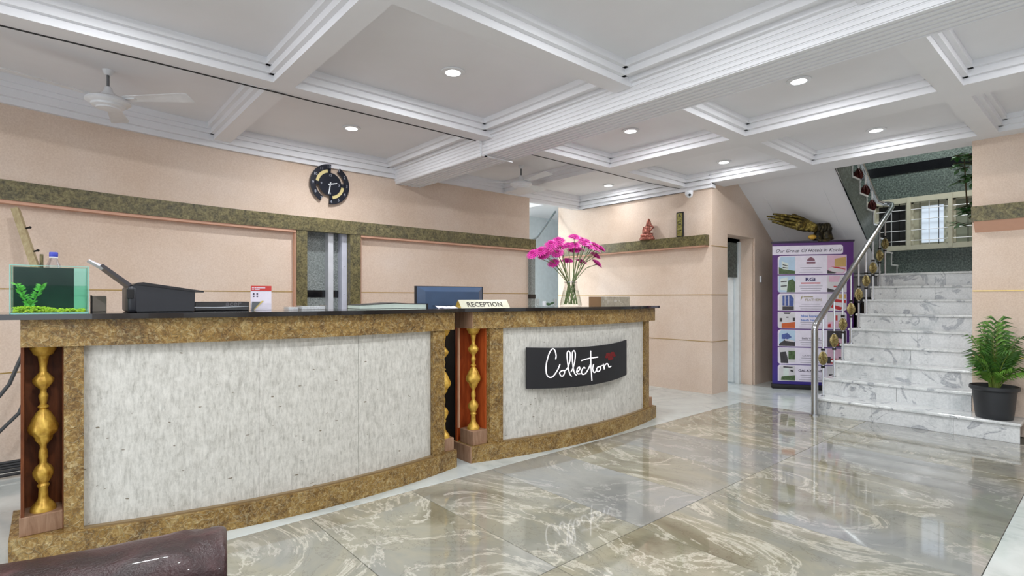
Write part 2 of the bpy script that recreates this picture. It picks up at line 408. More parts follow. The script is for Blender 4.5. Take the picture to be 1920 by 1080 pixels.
# upper slabs around stairwell
structure(M().box(6.5, 7.2, .3, 3.45, 2.78, 2.95).box(6.3, 10.2, -4, .88, 2.78, 2.95).box(6.3, 10.2, YL+.02, 9, 2.78, 2.95).build('ceiling', WHITE))
structure(M().box(6.4, 10.2, .3, 3.6, 4.5, 4.6).build('ceiling', WHITE))

# ---------------------------------------------------------------- walls
def opening_wall(m, x0, x1, ya, yb, z0, z1): m.strip(x0, x1, lambda x: yw(x)+ya, lambda x: yw(x)+yb, z0, z1, 20)
wb = M()
opening_wall(wb, -3.2, 1.99, 0, .25, 0, 2.8); opening_wall(wb, 2.46, 5.16, 0, .25, 0, 2.8)
wb.box(1.99, 2.46, 5.56, 5.81, 0, .9).box(1.99, 2.46, 5.56, 5.81, 1.92, 2.8)
wb = structure(wb.build('wall_back', PEACH))
# granite band and frame round the niche window
gb = M().strip(-3.2, 5.16, lambda x: yw(x)-.085, yw, 1.895, 2.035, 40)
gb.build('granite_band', GRAN, wb)
M().strip(-3.2, 1.885, lambda x: yw(x)-.075, yw, 1.872, 1.895, 30).strip(2.58, 5.16, lambda x: yw(x)-.075, yw, 1.872, 1.895, 6).build('band_soffit', PINKR, wb)
M().box(1.875, 1.89, 5.50, 5.56, .1, 1.89).box(2.575, 2.59, 5.50, 5.56, .1, 1.89).build('reveal_strip', PINKR, wb)
M().box(1.89, 1.995, 5.48, 5.57, .7, 1.895).build('granite_post', GRAN, wb); M().box(2.455, 2.575, 5.48, 5.57, .7, 1.895).build('granite_post', GRAN, wb)
def groove(m, x0, x1, z): m.strip(x0, x1, lambda x: yw(x)-.003, lambda x: yw(x)+.01, z-.004, z+.004, 24)
g_ = M(); groove(g_, -3.2, 1.87, 1.27); groove(g_, 2.6, 5.14, 1.27); groove(g_, -3.2, 1.87, .67); groove(g_, 2.6, 5.14, .67)
g_.build('inlay_line', LINEGOLD, wb)
# niche window
wn = structure(M().box(1.99, 2.46, 5.66, 5.68, .88, 1.93).build('window_1', GREYG))
M().box(1.99, 2.40, 5.652, 5.662, 1.215, 1.29).build('black_stripe', BLACK, wn)
M().box(1.995, 2.03, 5.58, 5.66, .9, 1.915).box(2.0, 2.45, 5.58, 5.66, 1.905, 1.92).build('window_frame', ALU, wn)
M().box(2.25, 2.305, 5.57, 5.66, .9, 1.915).build('mullion', ALU, wn)
mm = M().box(2.395, 2.452, 5.56, 5.66, .9, 1.915)
for zz in (1.25, 1.55, 1.82): mm.ball((2.42, 5.56, zz), .008)
mm.build('sliding_rail', plain('lavender_white_paint', srgb(200,202,216), .4), wn)
# corner pilaster of the opening
pil = M().box(5.14, 5.215, 5.5, 5.84, 0, 1.87); pil = structure(pil.build('trim_1', GREYG))
M().box(5.135, 5.22, 5.495, 5.6, 1.2, 1.26).build('black_inset', BLACK, pil)
M().box(5.10, 5.2, 5.47, 5.85, 1.895, 2.035).build('band_end', GRAN, pil)
# wall facing the lobby on the right, with shelf band
wr = structure(M().box(XW, XW+.15, YL+.2, 6.05, 0, 2.8).box(XW, 6.65, YL, YL+.2, 0, 2.8).build('wall_right', PEACH))
M().box(XW-.085, XW, 3.43, 5.9, 1.87, 2.0).build('granite_band', GRAN, wr)
M().box(XW-.075, XW, 3.44, 5.9, 1.85, 1.87).build('band_soffit', PINKR, wr)
M().box(XW-.003, XW+.01, YL, 6.05, 1.246, 1.254).box(XW-.003, XW+.01, YL, 6.05, .656, .664).box(XW-.003, 6.65, YL-.003, YL+.01, 1.246, 1.254).box(XW-.003, 6.65, YL-.003, YL+.01, .656, .664).box(XW-.003, 6.65, YL-.003, YL+.01, 1.86, 1.868).build('inlay_line', LINEGOLD, wr)
# sloped closet wall under the upper flight (plane Y = YL)
sl = lambda x: 2.765 - .67*(x-6.92)
wc = structure(M().prism([(6.65, 2.04), (7.43, 2.04), (7.43, 0), (8.3, 0), (9.9, 0), (9.9, 1.0), (8.3, sl(8.3)), (6.9, 2.8), (6.65, 2.8)], YL, YL+.2, 'y').build('wall_closet', PEACH))
M().box(7.40, 7.46, YL+.02, YL+.24, 0, 2.05).build('door_reveal', PEACH, wc)
# door
dr = structure(M().box(6.66, 7.40, YL+.2, YL+.24, 1.98, 2.04).box(7.33, 7.40, YL+.18, YL+.24, 0, 2.0).build('door_1', BLUEW))
lf = M().bevbox(7.29, 7.33, YL+.24, YL+.98, .02, 1.98, .006, 1).build('door_leaf', BLUEW, dr)
M().ball((7.275, YL+.34, 1.0), .02).build('handle', DARKM, dr, True)
# service room beyond
structure(M().box(6.3, 9.9, 5.85, 5.95, 0, 2.8).box(8.6, 8.7, YL+.2, 5.9, 0, 2.8).build('wall_service', BLUEW))
cab = thing('shelf_unit', 'dark shelf unit with pale boards seen through the doorway', 'shelf', (7.55, 5.55, 0))
M().box(7.0, 8.2, 5.35, 5.37, 0, 1.0).box(7.0, 7.03, 5.37, 5.8, 0, 1.0).box(8.17, 8.2, 5.37, 5.8, 0, 1.0).build('body', plain('dark_cabinet', srgb(44,42,44), .5), cab)
for zz in (.2, .42, .63, .85): M().box(6.99, 8.21, 5.34, 5.80, zz, zz+.02).build('shelf', BLUEW, cab)
M().box(6.97, 8.23, 5.32, 5.82, 1.0, 1.05).build('top', WOODBR, cab)
ac = thing('wall_unit', 'dark blue box high on the wall inside the doorway', 'appliance', (7.9, 5.7, 1.85))
M().bevbox(7.5, 8.2, 5.62, 5.85, 1.85, 2.2, .02).build('body', plain('dark_blue_plastic', srgb(44,58,72), .35), ac); M().box(7.55, 8.15, 5.61, 5.625, 1.9, 1.93).build('vent', BLACKM, ac)
# corridor beyond the opening
structure(M().box(3.4, 10, 7.5, 7.6, 0, 3).box(3.4, 3.5, 5.8, 7.5, 0, 3).box(9.9, 10, 6.05, 7.5, 0, 3).box(6.41, 9.9, 5.96, 6.05, 0, 3).build('wall_corridor', BLUEW))  # side walls out of view added to keep world light out
cc = M().box(3.4, 10, 5.8, 7.6, 2.9, 3.0)
for q in range(6): cc.box(3.4, 10, 6.1+.25*q, 6.12+.25*q, 2.89, 2.9)
structure(cc.build('ceiling', BLUEW))
# pillar on the far right
pr = structure(M().box(XP, XP+.3, -4, .92, 0, 2.64).box(XP+.3, 10, .70, .92, 0, 4.5).build('wall_pillar', PEACH))
M().box(XP-.09, XP, -3.9, .915, 1.895, 2.03).build('granite_band', GRAN, pr)
M().prism([(XP-.08, 1.895), (XP, 1.895), (XP, 1.80)], -3.9, .9, 'y').build('band_soffit', PINKR, pr)
M().box(XP-.004, XP+.01, -4, .915, 1.266, 1.275).box(XP-.004, XP+.01, -4, .915, .68, .689).build('inlay_line', plain('bright_gold_inlay', srgb(226,196,110), .35, .3), pr)
# side wall behind the camera (unseen, its openings shaped for the light), facade side stays open to daylight
fw = M().box(-4, 6.4, -4, -3.9, 0, 1.0).box(-4, 6.4, -4, -3.9, 2.1, 2.8)
for x in (-4, -2.2, .6, 3.4, 5.4): fw.box(x, x+1.0, -4, -3.9, 1.0, 2.1)
structure(fw.build('wall_front', PEACH))
# stairwell: green clad wall, side walls
gw = structure(M().box(9.8, 9.95, .9, 3.45, 0, 1.95).box(9.8, 9.95, .9, 3.45, 2.70, 4.5).box(9.8, 9.95, 3.05, 3.45, 1.95, 2.70).box(6.9, 9.8, YL+.2, YL+.3, 1.5, 4.5).box(6.56, 6.62, .7, 3.6, 2.9, 4.5).build('wall_stairwell', GREEN))
tl = M()
M().box(9.79, 9.8, .92, 3.4, 3.10, 3.24).build('black_stripe', BLACK, gw)

# ---------------------------------------------------------------- window on the landing
w2 = structure(M().box(9.74, 9.84, .9, 3.05, 1.93, 2.0).box(9.74, 9.84, .9, 3.05, 2.64, 2.72).build('window_2', CREAM))
def wy(u, x=9.78):
    a = (u-960)/1000; c, s = math.cos(math.radians(49)), math.sin(math.radians(49)); return x*(s-a*c)/(c+a*s)
bays = [(wy(1643), wy(1702)), (wy(1708), wy(1779)), (wy(1787), .95)]
for yv in (wy(1640), wy(1705), wy(1783)): M().box(9.73, 9.84, yv-.025, yv+.025, 1.94, 2.72).build('mullion', CREAM, w2)
def bay(y1, y0, glow):
    m = M().box(9.81, 9.83, y0, y1, 1.98, 2.66); m.build('pane', glow, w2)
    fr_ = M()
    for (a, b, c0, c1) in [(y0, y0+.03, 1.98, 2.66), (y1-.03, y1, 1.98, 2.66), (y0, y1, 1.98, 2.01), (y0, y1, 2.62, 2.66)]: fr_.box(9.79, 9.82, a, b, c0, c1)
    fr_.build('sash', CREAM, w2)
    for q in range(4): M().tube([(9.76, y0, 2.07+.155*q), (9.76, y1, 2.07+.155*q)], .006, 6).build('bar', WPLAS, w2)
    for q in range(1, 4): M().tube([(9.765, y0+(y1-y0)*q/4, 1.98), (9.765, y0+(y1-y0)*q/4, 2.66)], .005, 6).build('bar', DARKM if q != 2 else WPLAS, w2)
bay(bays[0][0], bays[0][1], BLACKM)  # black sheet stands in for the dark beyond the open bay
yb0, yb1 = bays[1][1], bays[1][0]
bay(yb1, yb0, plain('cream_board', srgb(168,166,146), .5))
M().box(9.785, 9.808, yb0+.06, yb1-.13, 2.03, 2.57).build('lit_pane', m_emit('daylit_frosted_glass', srgb(188,200,214), .62), w2)
bay(bays[2][0], bays[2][1], plain('dim_board', srgb(132,138,122), .5))

# ---------------------------------------------------------------- stairs
TR = .17
st = thing('staircase', 'lower flight of grey-veined white marble steps rising to the landing', 'staircase', (6.05, 1.5, 0))
X_ = [None, 6.05] + [6.38+.275*(k-2) for k in range(2, 10)] + [9.8]
for k in range(1, 10):
    x0 = X_[k]; x1 = X_[k+1]; z1 = TR*k; ya = .57 if k == 1 else .925; yb = 2.16
    cuts = [.57, 1.0, 1.62, 2.16] if k == 1 else ([.925, 1.5, 2.16] if k in (2, 4, 5, 8) else [.925, 2.16])
    for a, b in zip(cuts[:-1], cuts[1:]):
        M().box(x0, x0+.02, a+.001, b-.001, z1-TR, z1-.025).build('riser', STEP, st)
    xe = x1+.02 if k < 9 else 9.8
    M().bevbox(x0-.022, xe, ya-.01, yb+.012 if k < 9 else 3.38, z1-.027, z1, .008, 2).build('tread', STEP, st)
    M().box(x0+.02, x1, yb-.04, yb, 0, z1-.027).build('side_slab', STEP, st)
M().prism([(6.4,0),(9.7,0),(9.7,1.5),(8.4,1.45),(8.3,1.3)], .95, 2.12, 'y').build('core', WHITE, st)
structure(M().box(8.60, 8.66, 2.165, YL, 0, 1.5).build('wall_under_landing', WHITE))
up = thing('staircase', 'upper return flight with white soffit and green side above the purple banner', 'staircase', (9.4, 2.3, 1.53))
XR = lambda k: 9.76-.28*k
YU = 2.22
# green stringer face with sawtooth top
pts = [(9.5, 1.53)]
for k in range(1, 10): pts += [(XR(k), 1.53+TR*(k-1)), (XR(k), 1.53+TR*k)]
pts += [(XR(10), 1.53+TR*9), (XR(10), 2.9), (6.72, 2.9), (8.68, sl(8.68)), (9.0, 1.505), (9.5, 1.505)]
M().prism(pts, YU, YU+.03, 'y').build('side_cladding', GREEN, up)
for k in range(1, 10):
    M().box(XR(k+1)-.02, XR(k)+.022, YU-.012, YL, 1.53+TR*k-.022, 1.53+TR*k).build('tread', STEP, up)
    M().box(XR(k)-.02, XR(k), YU-.008, YL, 1.53+TR*(k-1), 1.53+TR*k-.02).build('riser', STEP, up)
so = M().prism([(6.72, 2.9), (6.55, 2.9), (6.55, 2.86+.1), (8.72, sl(8.72)+.1), (8.72, sl(8.72)), (6.72, sl(6.72))], YU+.005, YL+.01, 'y')
so.v = so.v
so.build('soffit', WHITE, up)
# raised outline panel on the soffit
sp = M()
for (xa, xb, ya, yb) in [(6.95, 6.99, 2.45, 3.2), (8.4, 8.44, 2.45, 3.2), (6.95, 8.44, 2.45, 2.49), (6.95, 8.44, 3.16, 3.2)]:
    sp.prism([(xa, sl(xa)), (xb, sl(xb)), (xb, sl(xb)-.008), (xa, sl(xa)-.008)], ya, yb, 'y')
sp.build('moulding', WHITE, up)

# railing
rl = thing('stair_railing', 'steel stair railing with gold filigree balusters beside the marble steps', 'railing', (5.96, 2.1, 0))
YR = 2.1
hp = [(5.955, YR, .0), (5.955, YR, .86), (5.962, YR, .90), (5.985, YR, .935), (6.02, YR, .965)]
M().tube([(5.955, YR, 0), (5.955, YR, .885)], .032, 18).lathe([(.05,0),(.05,.012),(.033,.014)], (5.955, YR, 0), 18).build('newel_post', CHROME, rl, True)
bend = [(5.955, YR, .86), (5.96, YR, .90), (5.985, YR, .932)]
run = [(8.62, YR, 2.395), (8.72, YR, 2.455), (8.79, YR+.02, 2.50), (8.83, YR+.07, 2.525), (8.82, YR+.12, 2.53)]
M().tube(bend + run, .030, 14).build('handrail', CHROME, rl, True)
def ornament(m, x, y, z, h=.17, r=.037):
    pf = [(r*max(.12, math.sin(PI*t)**.9), h*(t-.5)) for t in [i/14 for i in range(15)]]
    return m.lathe(pf, (x, y, z), 48, 8, .24, 44)
rail_z = lambda x: .932 + (x-5.985)*(2.395-.932)/(8.62-5.985)
for k in range(1, 10):
    x = X_[k]+.135; zb_ = TR*k; zr = rail_z(x)-.02
    if k == 9: x = 8.40; zr = rail_z(x)-.02
    b = M().tube([(x, YR, zb_), (x, YR, zr)], .0105, 8).lathe([(.022,0),(.022,.006),(.011,.009)], (x, YR, zb_), 12).build('baluster', CHROME, rl, True)
    ornament(M(), x, YR, zb_+.40).build('ornament', ORN, b, True)
    for s_ in (-1, 1): M().lathe([(.012,-.012),(.02,-.01),(.02,.01),(.012,.012)], (x, YR, zb_+.40+.092*s_), 12).build('collar', DARKM, b, True)
ru = thing('stair_railing', 'railing with dark red filigree balusters on the upper flight', 'railing', (8.9, 2.28, 1.53))
YQ = 2.28
M().tube([(8.82, YR+.12, 2.53), (8.75, YQ, 2.56), (8.62, YQ, 2.64), (7.9, YQ, 3.10), (6.9, YQ, 3.74)], .030, 12).build('handrail', CHROME, ru, True)
for k in range(3, 10):
    x = XR(k)-.12; zb_ = 1.53+TR*k; zr = 2.64+(8.62-x)*.636
    if k < 4: continue
    b = M().tube([(x, YQ, zb_), (x, YQ, zr)], .0105, 8).build('baluster', WPLAS, ru, True)
    ornament(M(), x, YQ, zb_+.26, .19, .045).build('ornament', REDORN, b, True)

# ---------------------------------------------------------------- reception counters
fr = lambda x: 2.955+.16*((x-3.5)/1.14)**2
def fl_(x):
    t = (x-1.03)/1.17; return 3.01-.07*t+.19*t*t
def candle(x, y, z0, h, parent, m=GOLD):
    pf = [(.048,0),(.048,.012),(.044,.02),(.034,.035),(.022,.05),(.019,.06),(.017,.10),(.024,.115),(.018,.125),(.03,.145),(.038,.165),(.038,.18),(.028,.20),(.014,.215),
          (.014,.235),(.018,.24),(.017,.27),(.012,.285),(.014,.30),(.032,.325),(.034,.34),(.052,.36),(.056,.375),(.052,.39),(.04,.42),(.026,.45),(.013,.465),(.021,.472),(.021,.478),(.012,.486),(.015,.505),(.018,.52),(.018,.528),(.012,.54),(.013,.555),
          (.03,.575),(.038,.59),(.038,.602),(.026,.62),(.014,.635),(.014,.66),(.02,.70),(.022,.708),(.036,.715),(.042,.73),(.05,.742),(.05,.755)]
    s_ = h/.755
    mm_ = M().lathe([(r, zz*s_) for r, zz in pf], (x, y, z0), 32, 8, .07, 60, [(.14,.21),(.33*1,.45),(.57,.63)])
    return mm_.build('candlestick_column', m, parent, True)
def counter(f, xa, xb, lab, niches, px0, px1, stiles, loc, seams, endmat):
    t = thing('reception_counter', lab, 'counter', loc)
    M().strip(xa, xb, f, lambda x: f(x)+.45, 0, .12, 30).build('plinth', CTR, t)
    M().strip(xa+(.04 if xa < 1 else .015), xb-.02, lambda x: f(x)+.005, lambda x: f(x)+.45, .98, 1.105, 30).build('fascia', CTR, t)
    # carcass
    c0, c1 = niches[0][1] if niches[0] else xa+.05, niches[1][0] if niches[1] else xb-.05
    M().strip(c0, c1, lambda x: f(x)+.075, lambda x: f(x)+.45, .12, .98, 30).build('carcass', endmat, t)
    xs = [px0]+seams+[px1]
    for a, b in zip(xs[:-1], xs[1:]):
        M().strip(a+.0008, b-.0008, lambda x: f(x)+.05, lambda x: f(x)+.075, .12, .98, 16).build('front_panel', PANEL, t)
    M().strip(px0, px1, lambda x: f(x)+.02, lambda x: f(x)+.05, .12, .128, 24).build('bead', plain('tan_bead', srgb(138,116,82), .5), t)
    for a, b in stiles: M().strip(a, b, lambda x: f(x)+.02, lambda x: f(x)+.08, .12, .98, 3).build('stile', CTR, t)
    return t
ca = counter(fl_, -.135, 2.2, 'long curved reception counter with gold relief frame, left of the gap, under the fish tank', [(-.09,.054),(2.09,2.18)], .125, 1.98, [(.054,.125),(1.98,2.09)],
             (1.03, 3.2, 0), [.86, 1.42], BLACKM)
# left niche: brown box
M().box(-.095, -.083, fl_(-.08)+.03, fl_(-.08)+.30, .12, .98).build('niche_side', WOODBR, ca)
M().box(-.083, .054, fl_(0)+.20, fl_(0)+.215, .12, .98).build('niche_back', WOODBR, ca)
M().box(.050, .056, fl_(.05)+.07, fl_(.05)+.22, .12, .98).build('niche_side', WOODBR, ca)
M().box(-.083, .0, fl_(0)+.215, fl_(0)+.4, .12, .98).build('niche_body', BLACKM, ca)
M().bevbox(-.1, .053, fl_(-.03)+.045, fl_(-.03)+.195, .12, .207, .003, 1).build('wood_block', BLOCK, ca)
candle(-.018, fl_(-.02)+.115, .207, .772, ca)
# right end niche
M().bevbox(2.092, 2.185, fl_(2.14)+.03, fl_(2.14)+.13, .12, .21, .003, 1).build('wood_block', BLOCK, ca)
candle(2.125, fl_(2.13)+.085, .21, .77, ca)
M().box(2.09, 2.18, fl_(2.1)+.16, fl_(2.1)+.44, .12, .98).build('niche_body', BLACKM, ca)
cb = counter(fr, 2.325, 4.64, 'curved reception counter right of the gap carrying the black lettered sign', [(2.35,2.48),(4.50,4.60)], 2.586, 4.40, [(2.48,2.586),(4.40,4.49)],
             (3.5, 3.2, 0), [3.30], BLACKM)
M().bevbox(2.345, 2.48, fr(2.4)+.03, fr(2.4)+.19, .12, .225, .003, 1).build('wood_block', BLOCK, cb)
candle(2.405, fr(2.4)+.105, .225, .755, cb)
# curved orange liner behind the candlestick
lin = M().strip(2.335, 2.48, lambda x: fr(2.4)+.24-.0*(x), lambda x: fr(2.4)+.25, .12, .98, 2)
lin.box(2.468, 2.48, fr(2.47)+.06, fr(2.4)+.25, .225, .98).box(2.335, 2.345, fr(2.35)+.20, fr(2.4)+.25, .12, .98); lin.build('niche_liner', WOODOR, cb)
M().box(2.336, 2.35, fr(2.35)+.185, fr(2.35)+.20, .225, .98).build('edge_strip', plain('peach_edging', srgb(206,160,128), .5), cb)
M().box(2.345, 2.48, fr(2.4)+.25, fr(2.4)+.43, .12, .98).build('niche_body', BLACKM, cb)
M().bevbox(2.318, 2.326, fr(2.33)+.0, fr(2.33)+.44, .0, .12, .001, 1).build('plinth_end', BLOCK, cb); M().bevbox(2.332, 2.34, fr(2.33)+.006, fr(2.33)+.44, .98, 1.104, .001, 1).build('fascia_end', BLOCK, cb)
M().bevbox(4.50, 4.57, fr(4.53)+.03, fr(4.53)+.2, .12, .215, .003, 1).build('wood_block', BLOCK, cb)
# one polished top over both
tp = M().strip(-.55, 2.26, lambda x: fl_(x)-.03 if x > -.2 else fl_(-.2)-.03, lambda x: max(fl_(x)+.5, 3.55), 1.105, 1.13, 40)
tp.strip(2.26, 4.68, lambda x: (fr(x)-.03) if x > 2.36 else (fr(2.36)-.03)+(fl_(2.26)-fr(2.36))*(2.36-x)/.1, lambda x: fr(x)+.46, 1.105, 1.13, 40)
one(tp, 'countertop', BLACK, (2.0, 3.3, 1.105), 'polished black countertop running over both reception counters', 'countertop')
# inner desk
dk = thing('desk', 'low work desk behind the reception counters', 'desk', (2.6, 3.9, 0))
M().box(0.0, 4.4, 3.72, 4.25, .72, .76).build('desktop', WOODBR, dk)
for x in (.05, 4.35, 2.0): M().box(x-.02, x+.02, 3.75, 4.2, 0, .72).build('support', WOODBR, dk)

# sign on the right counter
sg = thing('lettered_sign', 'curved black sign with white handwritten lettering and a red lip print', 'sign', (3.4, 3.0, .497))
bow = lambda x: fr(x)-.062*(1-((x-3.4)/.61)**2)
sag = lambda x: -.020*(1-((x-3.4)/.61)**2)
sb_ = M().strip(2.79, 4.005, lambda x: bow(x)+.018, lambda x: bow(x)+.03, .503, .823, 24); sb_.v = [(p[0], p[1], p[2]+sag(p[0])) for p in sb_.v]
sb_.build('board', plain('matt_black_board', srgb(27,28,33), .55), sg)
M().strip(2.85, 2.88, lambda x: bow(x)+.028, lambda x: fr(x)+.052, .55, .77, 2).strip(3.9, 3.93, lambda x: bow(x)+.028, lambda x: fr(x)+.052, .55, .77, 2).build('bracket', DARKM, sg)
STR = [[(3.071,0.713),(3.075,0.743),(3.065,0.78),(3.046,0.799),(3.024,0.79),(3.002,0.759),(2.984,0.71),(2.973,0.662),(2.975,0.618),(2.989,0.586),(3.016,0.572),(3.044,0.579),(3.073,0.605),(3.098,0.636),(3.116,0.671)],
[(3.154,0.618),(3.127,0.614),(3.112,0.6),(3.122,0.581),(3.138,0.571),(3.156,0.581),(3.165,0.603),(3.156,0.619),(3.175,0.616),(3.206,0.645),(3.225,0.694),(3.229,0.745),(3.217,0.768),(3.202,0.77),(3.192,0.747),(3.198,0.685),(3.209,0.622),(3.225,0.581),(3.244,0.563)],
[(3.235,0.597),(3.26,0.629),(3.28,0.684),(3.287,0.741),(3.276,0.768),(3.26,0.767),(3.249,0.738),(3.254,0.681),(3.264,0.623),(3.28,0.582),(3.301,0.567)],
[(3.296,0.592),(3.328,0.602),(3.342,0.618),(3.332,0.631),(3.312,0.62),(3.304,0.597),(3.317,0.576),(3.344,0.575)],
[(3.405,0.614),(3.392,0.624),(3.369,0.609),(3.359,0.586),(3.373,0.567),(3.407,0.57),(3.442,0.602),(3.47,0.641)],
[(3.474,0.758),(3.475,0.693),(3.48,0.605),(3.49,0.492+.01)], [(3.357,0.682),(3.45,0.694),(3.568,0.697)],
[(3.513,0.641),(3.5,0.609),(3.508,0.579),(3.526,0.569),(3.551,0.584)],
[(3.588,0.612),(3.566,0.609),(3.551,0.59),(3.568,0.572),(3.591,0.577),(3.608,0.597),(3.596,0.614),(3.582,0.611),(3.63,0.619)],
[(3.642,0.634),(3.656,0.586),(3.664,0.616),(3.692,0.63),(3.712,0.622),(3.723,0.599),(3.756,0.602)]]
def smoothpts(p, n=5):
    out = []
    for i in range(len(p)-1):
        p0 = p[max(i-1,0)]; p1 = p[i]; p2 = p[i+1]; p3 = p[min(i+2, len(p)-1)]
        for j in range(n):
            t = j/n; out.append(tuple(.5*(2*b+(c-a)*t+(2*a-5*b+4*c-d)*t*t+(3*b-a-3*c+d)*t**3) for a, b, c, d in zip(p0, p1, p2, p3)))
    out.append(p[-1]); return out
lt = M()
def onsign(x, z, off=.0165):
    k = (bow(x)+off)/(fr(x)+.024); x2 = x*k; k = (bow(x2)+off)/(fr(x)+.024); return (x*k, bow(x*k)+off, 1.2+(z-1.2)*k)
for s_ in STR: lt.tube([onsign(x, z) for x, z in smoothpts(s_)], .0045, 8)
lt.build('lettering', m_emit('white_glowing_lettering', (1,.97,1,1), .55), sg, True)  # white strokes with a weak glow put into the material
lips = M()
def blob(cx, cz, rx, rz, n=20, rough=.12):
    return [(cx+rx*math.cos(2*PI*i/n)*(1+random.uniform(-rough, rough)), cz+rz*math.sin(2*PI*i/n)*(1+random.uniform(-rough, rough))) for i in range(n)]
for (cx, cz, rx, rz) in [(3.71,.708,.036,.016),(3.77,.712,.038,.016),(3.735,.672,.05,.016),(3.69,.690,.022,.012),(3.80,.694,.022,.012),(3.745,.69,.03,.006)]:
    q_ = onsign(cx, cz); lips.prism(blob(q_[0], q_[2], rx, rz), q_[1]-.001, q_[1]+.012, 'y')
lips.build('lip_print', plain('dark_red_print', srgb(112,10,18), .5), sg)

# ---------------------------------------------------------------- items on the counter
ZT = 1.13
aq = thing('fish_tank', 'small glass fish tank with bright green plant and yellow gravel', 'aquarium', (0.0, 3.40, ZT))
x0, x1, y0, y1, zz0, zz1 = -.132, .148, 3.31, 3.49, ZT, ZT+.225
gl = M().box(x0, x1, y0, y0+.004, zz0, zz1).box(x0, x1, y1-.004, y1, zz0, zz1).box(x0, x0+.004, y0, y1, zz0, zz1).box(x1-.004, x1, y0, y1, zz0, zz1).box(x0, x1, y0, y1, zz0, zz0+.004)
gl.build('glass_wall', AQG, aq)
em = M()
for (a, b) in ((x0, y0), (x1, y0), (x0, y1), (x1, y1)): em.box(a-.0015, a+.0015, b-.0015, b+.0015, zz0, zz1)
em.box(x0, x1, y0-.0015, y0+.001, zz0, zz0+.005).box(x0, x1, y0-.001, y0+.001, zz1-.003, zz1)
em.build('glass_edge', plain('green_glass_edge', srgb(134,196,186), .2), aq)
M().box(x0+.005, x1-.05, y1+.001, y1+.006, zz0+.004, zz1-.002).build('backdrop', plain('dark_teal_backdrop', srgb(38,46,46), .5, 0, 0, .35, 9), aq)
M().box(x1-.05, x1-.001, y1+.001, y1+.005, zz0+.004, zz1-.002).build('backdrop', plain('pale_teal_backdrop', srgb(196,214,208), .4), aq)
M().box(x0+.005, x1-.005, y0+.005, y1-.005, zz0+.02, zz0+.132).build('water', WATER, aq)
gv = M()
for i in range(420):
    cx = random.uniform(x0+.01, x1-.01); cy = random.uniform(y0+.008, y1-.01); hh = .014+.016*math.exp(-((cx+.07)/.08)**2)
    gv.ball((cx, cy, zz0+.005+random.uniform(0, hh)), .0058, .0058, .004, 5, 3)
g = gv.build('gravel', plain('yellow_green_gravel', srgb(196,212,60), .6, 0, 0, .35, 60), aq); g['kind'] = 'stuff'
pl = M()
for i in range(150):
    t = random.random(); side = random.choice((-1, 1)); bx = -.066+side*t*.045; bz = zz0+.03+t*.105
    a = random.uniform(0, 2*PI); L = .022
    p = Vector((bx, y0+.06+random.uniform(-.02, .02), bz)); q = p+Vector((L*math.cos(a), L*.6*math.sin(a), L*.5)); nrm = Vector((0, .25, 1)).normalized()*.005
    pl.add([p, p*.5+q*.5+nrm, q, p*.5+q*.5-nrm], [(0,1,2,3)])
for sd in (-1, 1): pl.tube([(-.066, y0+.06, zz0+.02), (-.066+sd*.02, y0+.06, zz0+.07), (-.066+sd*.045, y0+.06, zz0+.13)], .003, 6)
pl.build('water_plant', plain('bright_green_plastic', srgb(92,170,54), .4, 0, 0, .4, 50), aq)
# bottle
bt = thing('bottle', 'clear plastic bottle with blue cap behind the fish tank', 'bottle', (.02, 3.585, ZT))
M().lathe([(.036,0),(.038,.02),(.034,.09),(.038,.14),(.037,.19),(.03,.235),(.016,.275),(.014,.285)], (.02,3.585,ZT), 20).build('body', m_glass('clear_plastic', (.94,.95,1,1), .05, .45), bt, True)
M().lathe([(.017,0),(.018,.004),(.018,.02),(.016,.024)], (.02,3.585,ZT+.283), 20).build('cap', plain('blue_cap', srgb(54,66,170), .4), bt, True)
M().lathe([(.0175,0),(.0175,.006)], (.02,3.585,ZT+.277), 20).build('neck_ring', WPLAS, bt, True)
# little grey box beside tank
gx = thing('box', 'small grey box standing right of the fish tank', 'box', (.20, 3.62, ZT))
M().bevbox(.175, .235, 3.58, 3.66, ZT, ZT+.085, .003, 1).build('carton', plain('grey_taupe_card', srgb(150,140,130), .6), gx); M().box(.170, .1745, 3.58, 3.66, ZT, ZT+.088).build('side_face', BLACKM, gx)
# plank leaning on the wall behind
pk = thing('wooden_plank', 'pale wooden plank with small hooks leaning behind the fish tank', 'plank', (.30, 4.1, 0))
pa, pq = Vector((.30, 4.02, 0)), Vector((-.175, 5.12, 1.83)); dv = (pq-pa); 
M().tube([pa, pq], .028, 4).build('board', PALEWOOD, pk)
for t in (.83, .92): c_ = pa+dv*t; M().tube([c_, c_+Vector((.035, -.01, .012))], .006, 8).ball(c_+Vector((.04,-.01,.014)), .009).build('hook', DARKM, pk, True)
c_ = pa+dv*.79; M().bevbox(c_.x+.03, c_.x+.05, c_.y-.01, c_.y+.01, c_.z-.06, c_.z+.06, .003).build('plate', GRAN, pk)
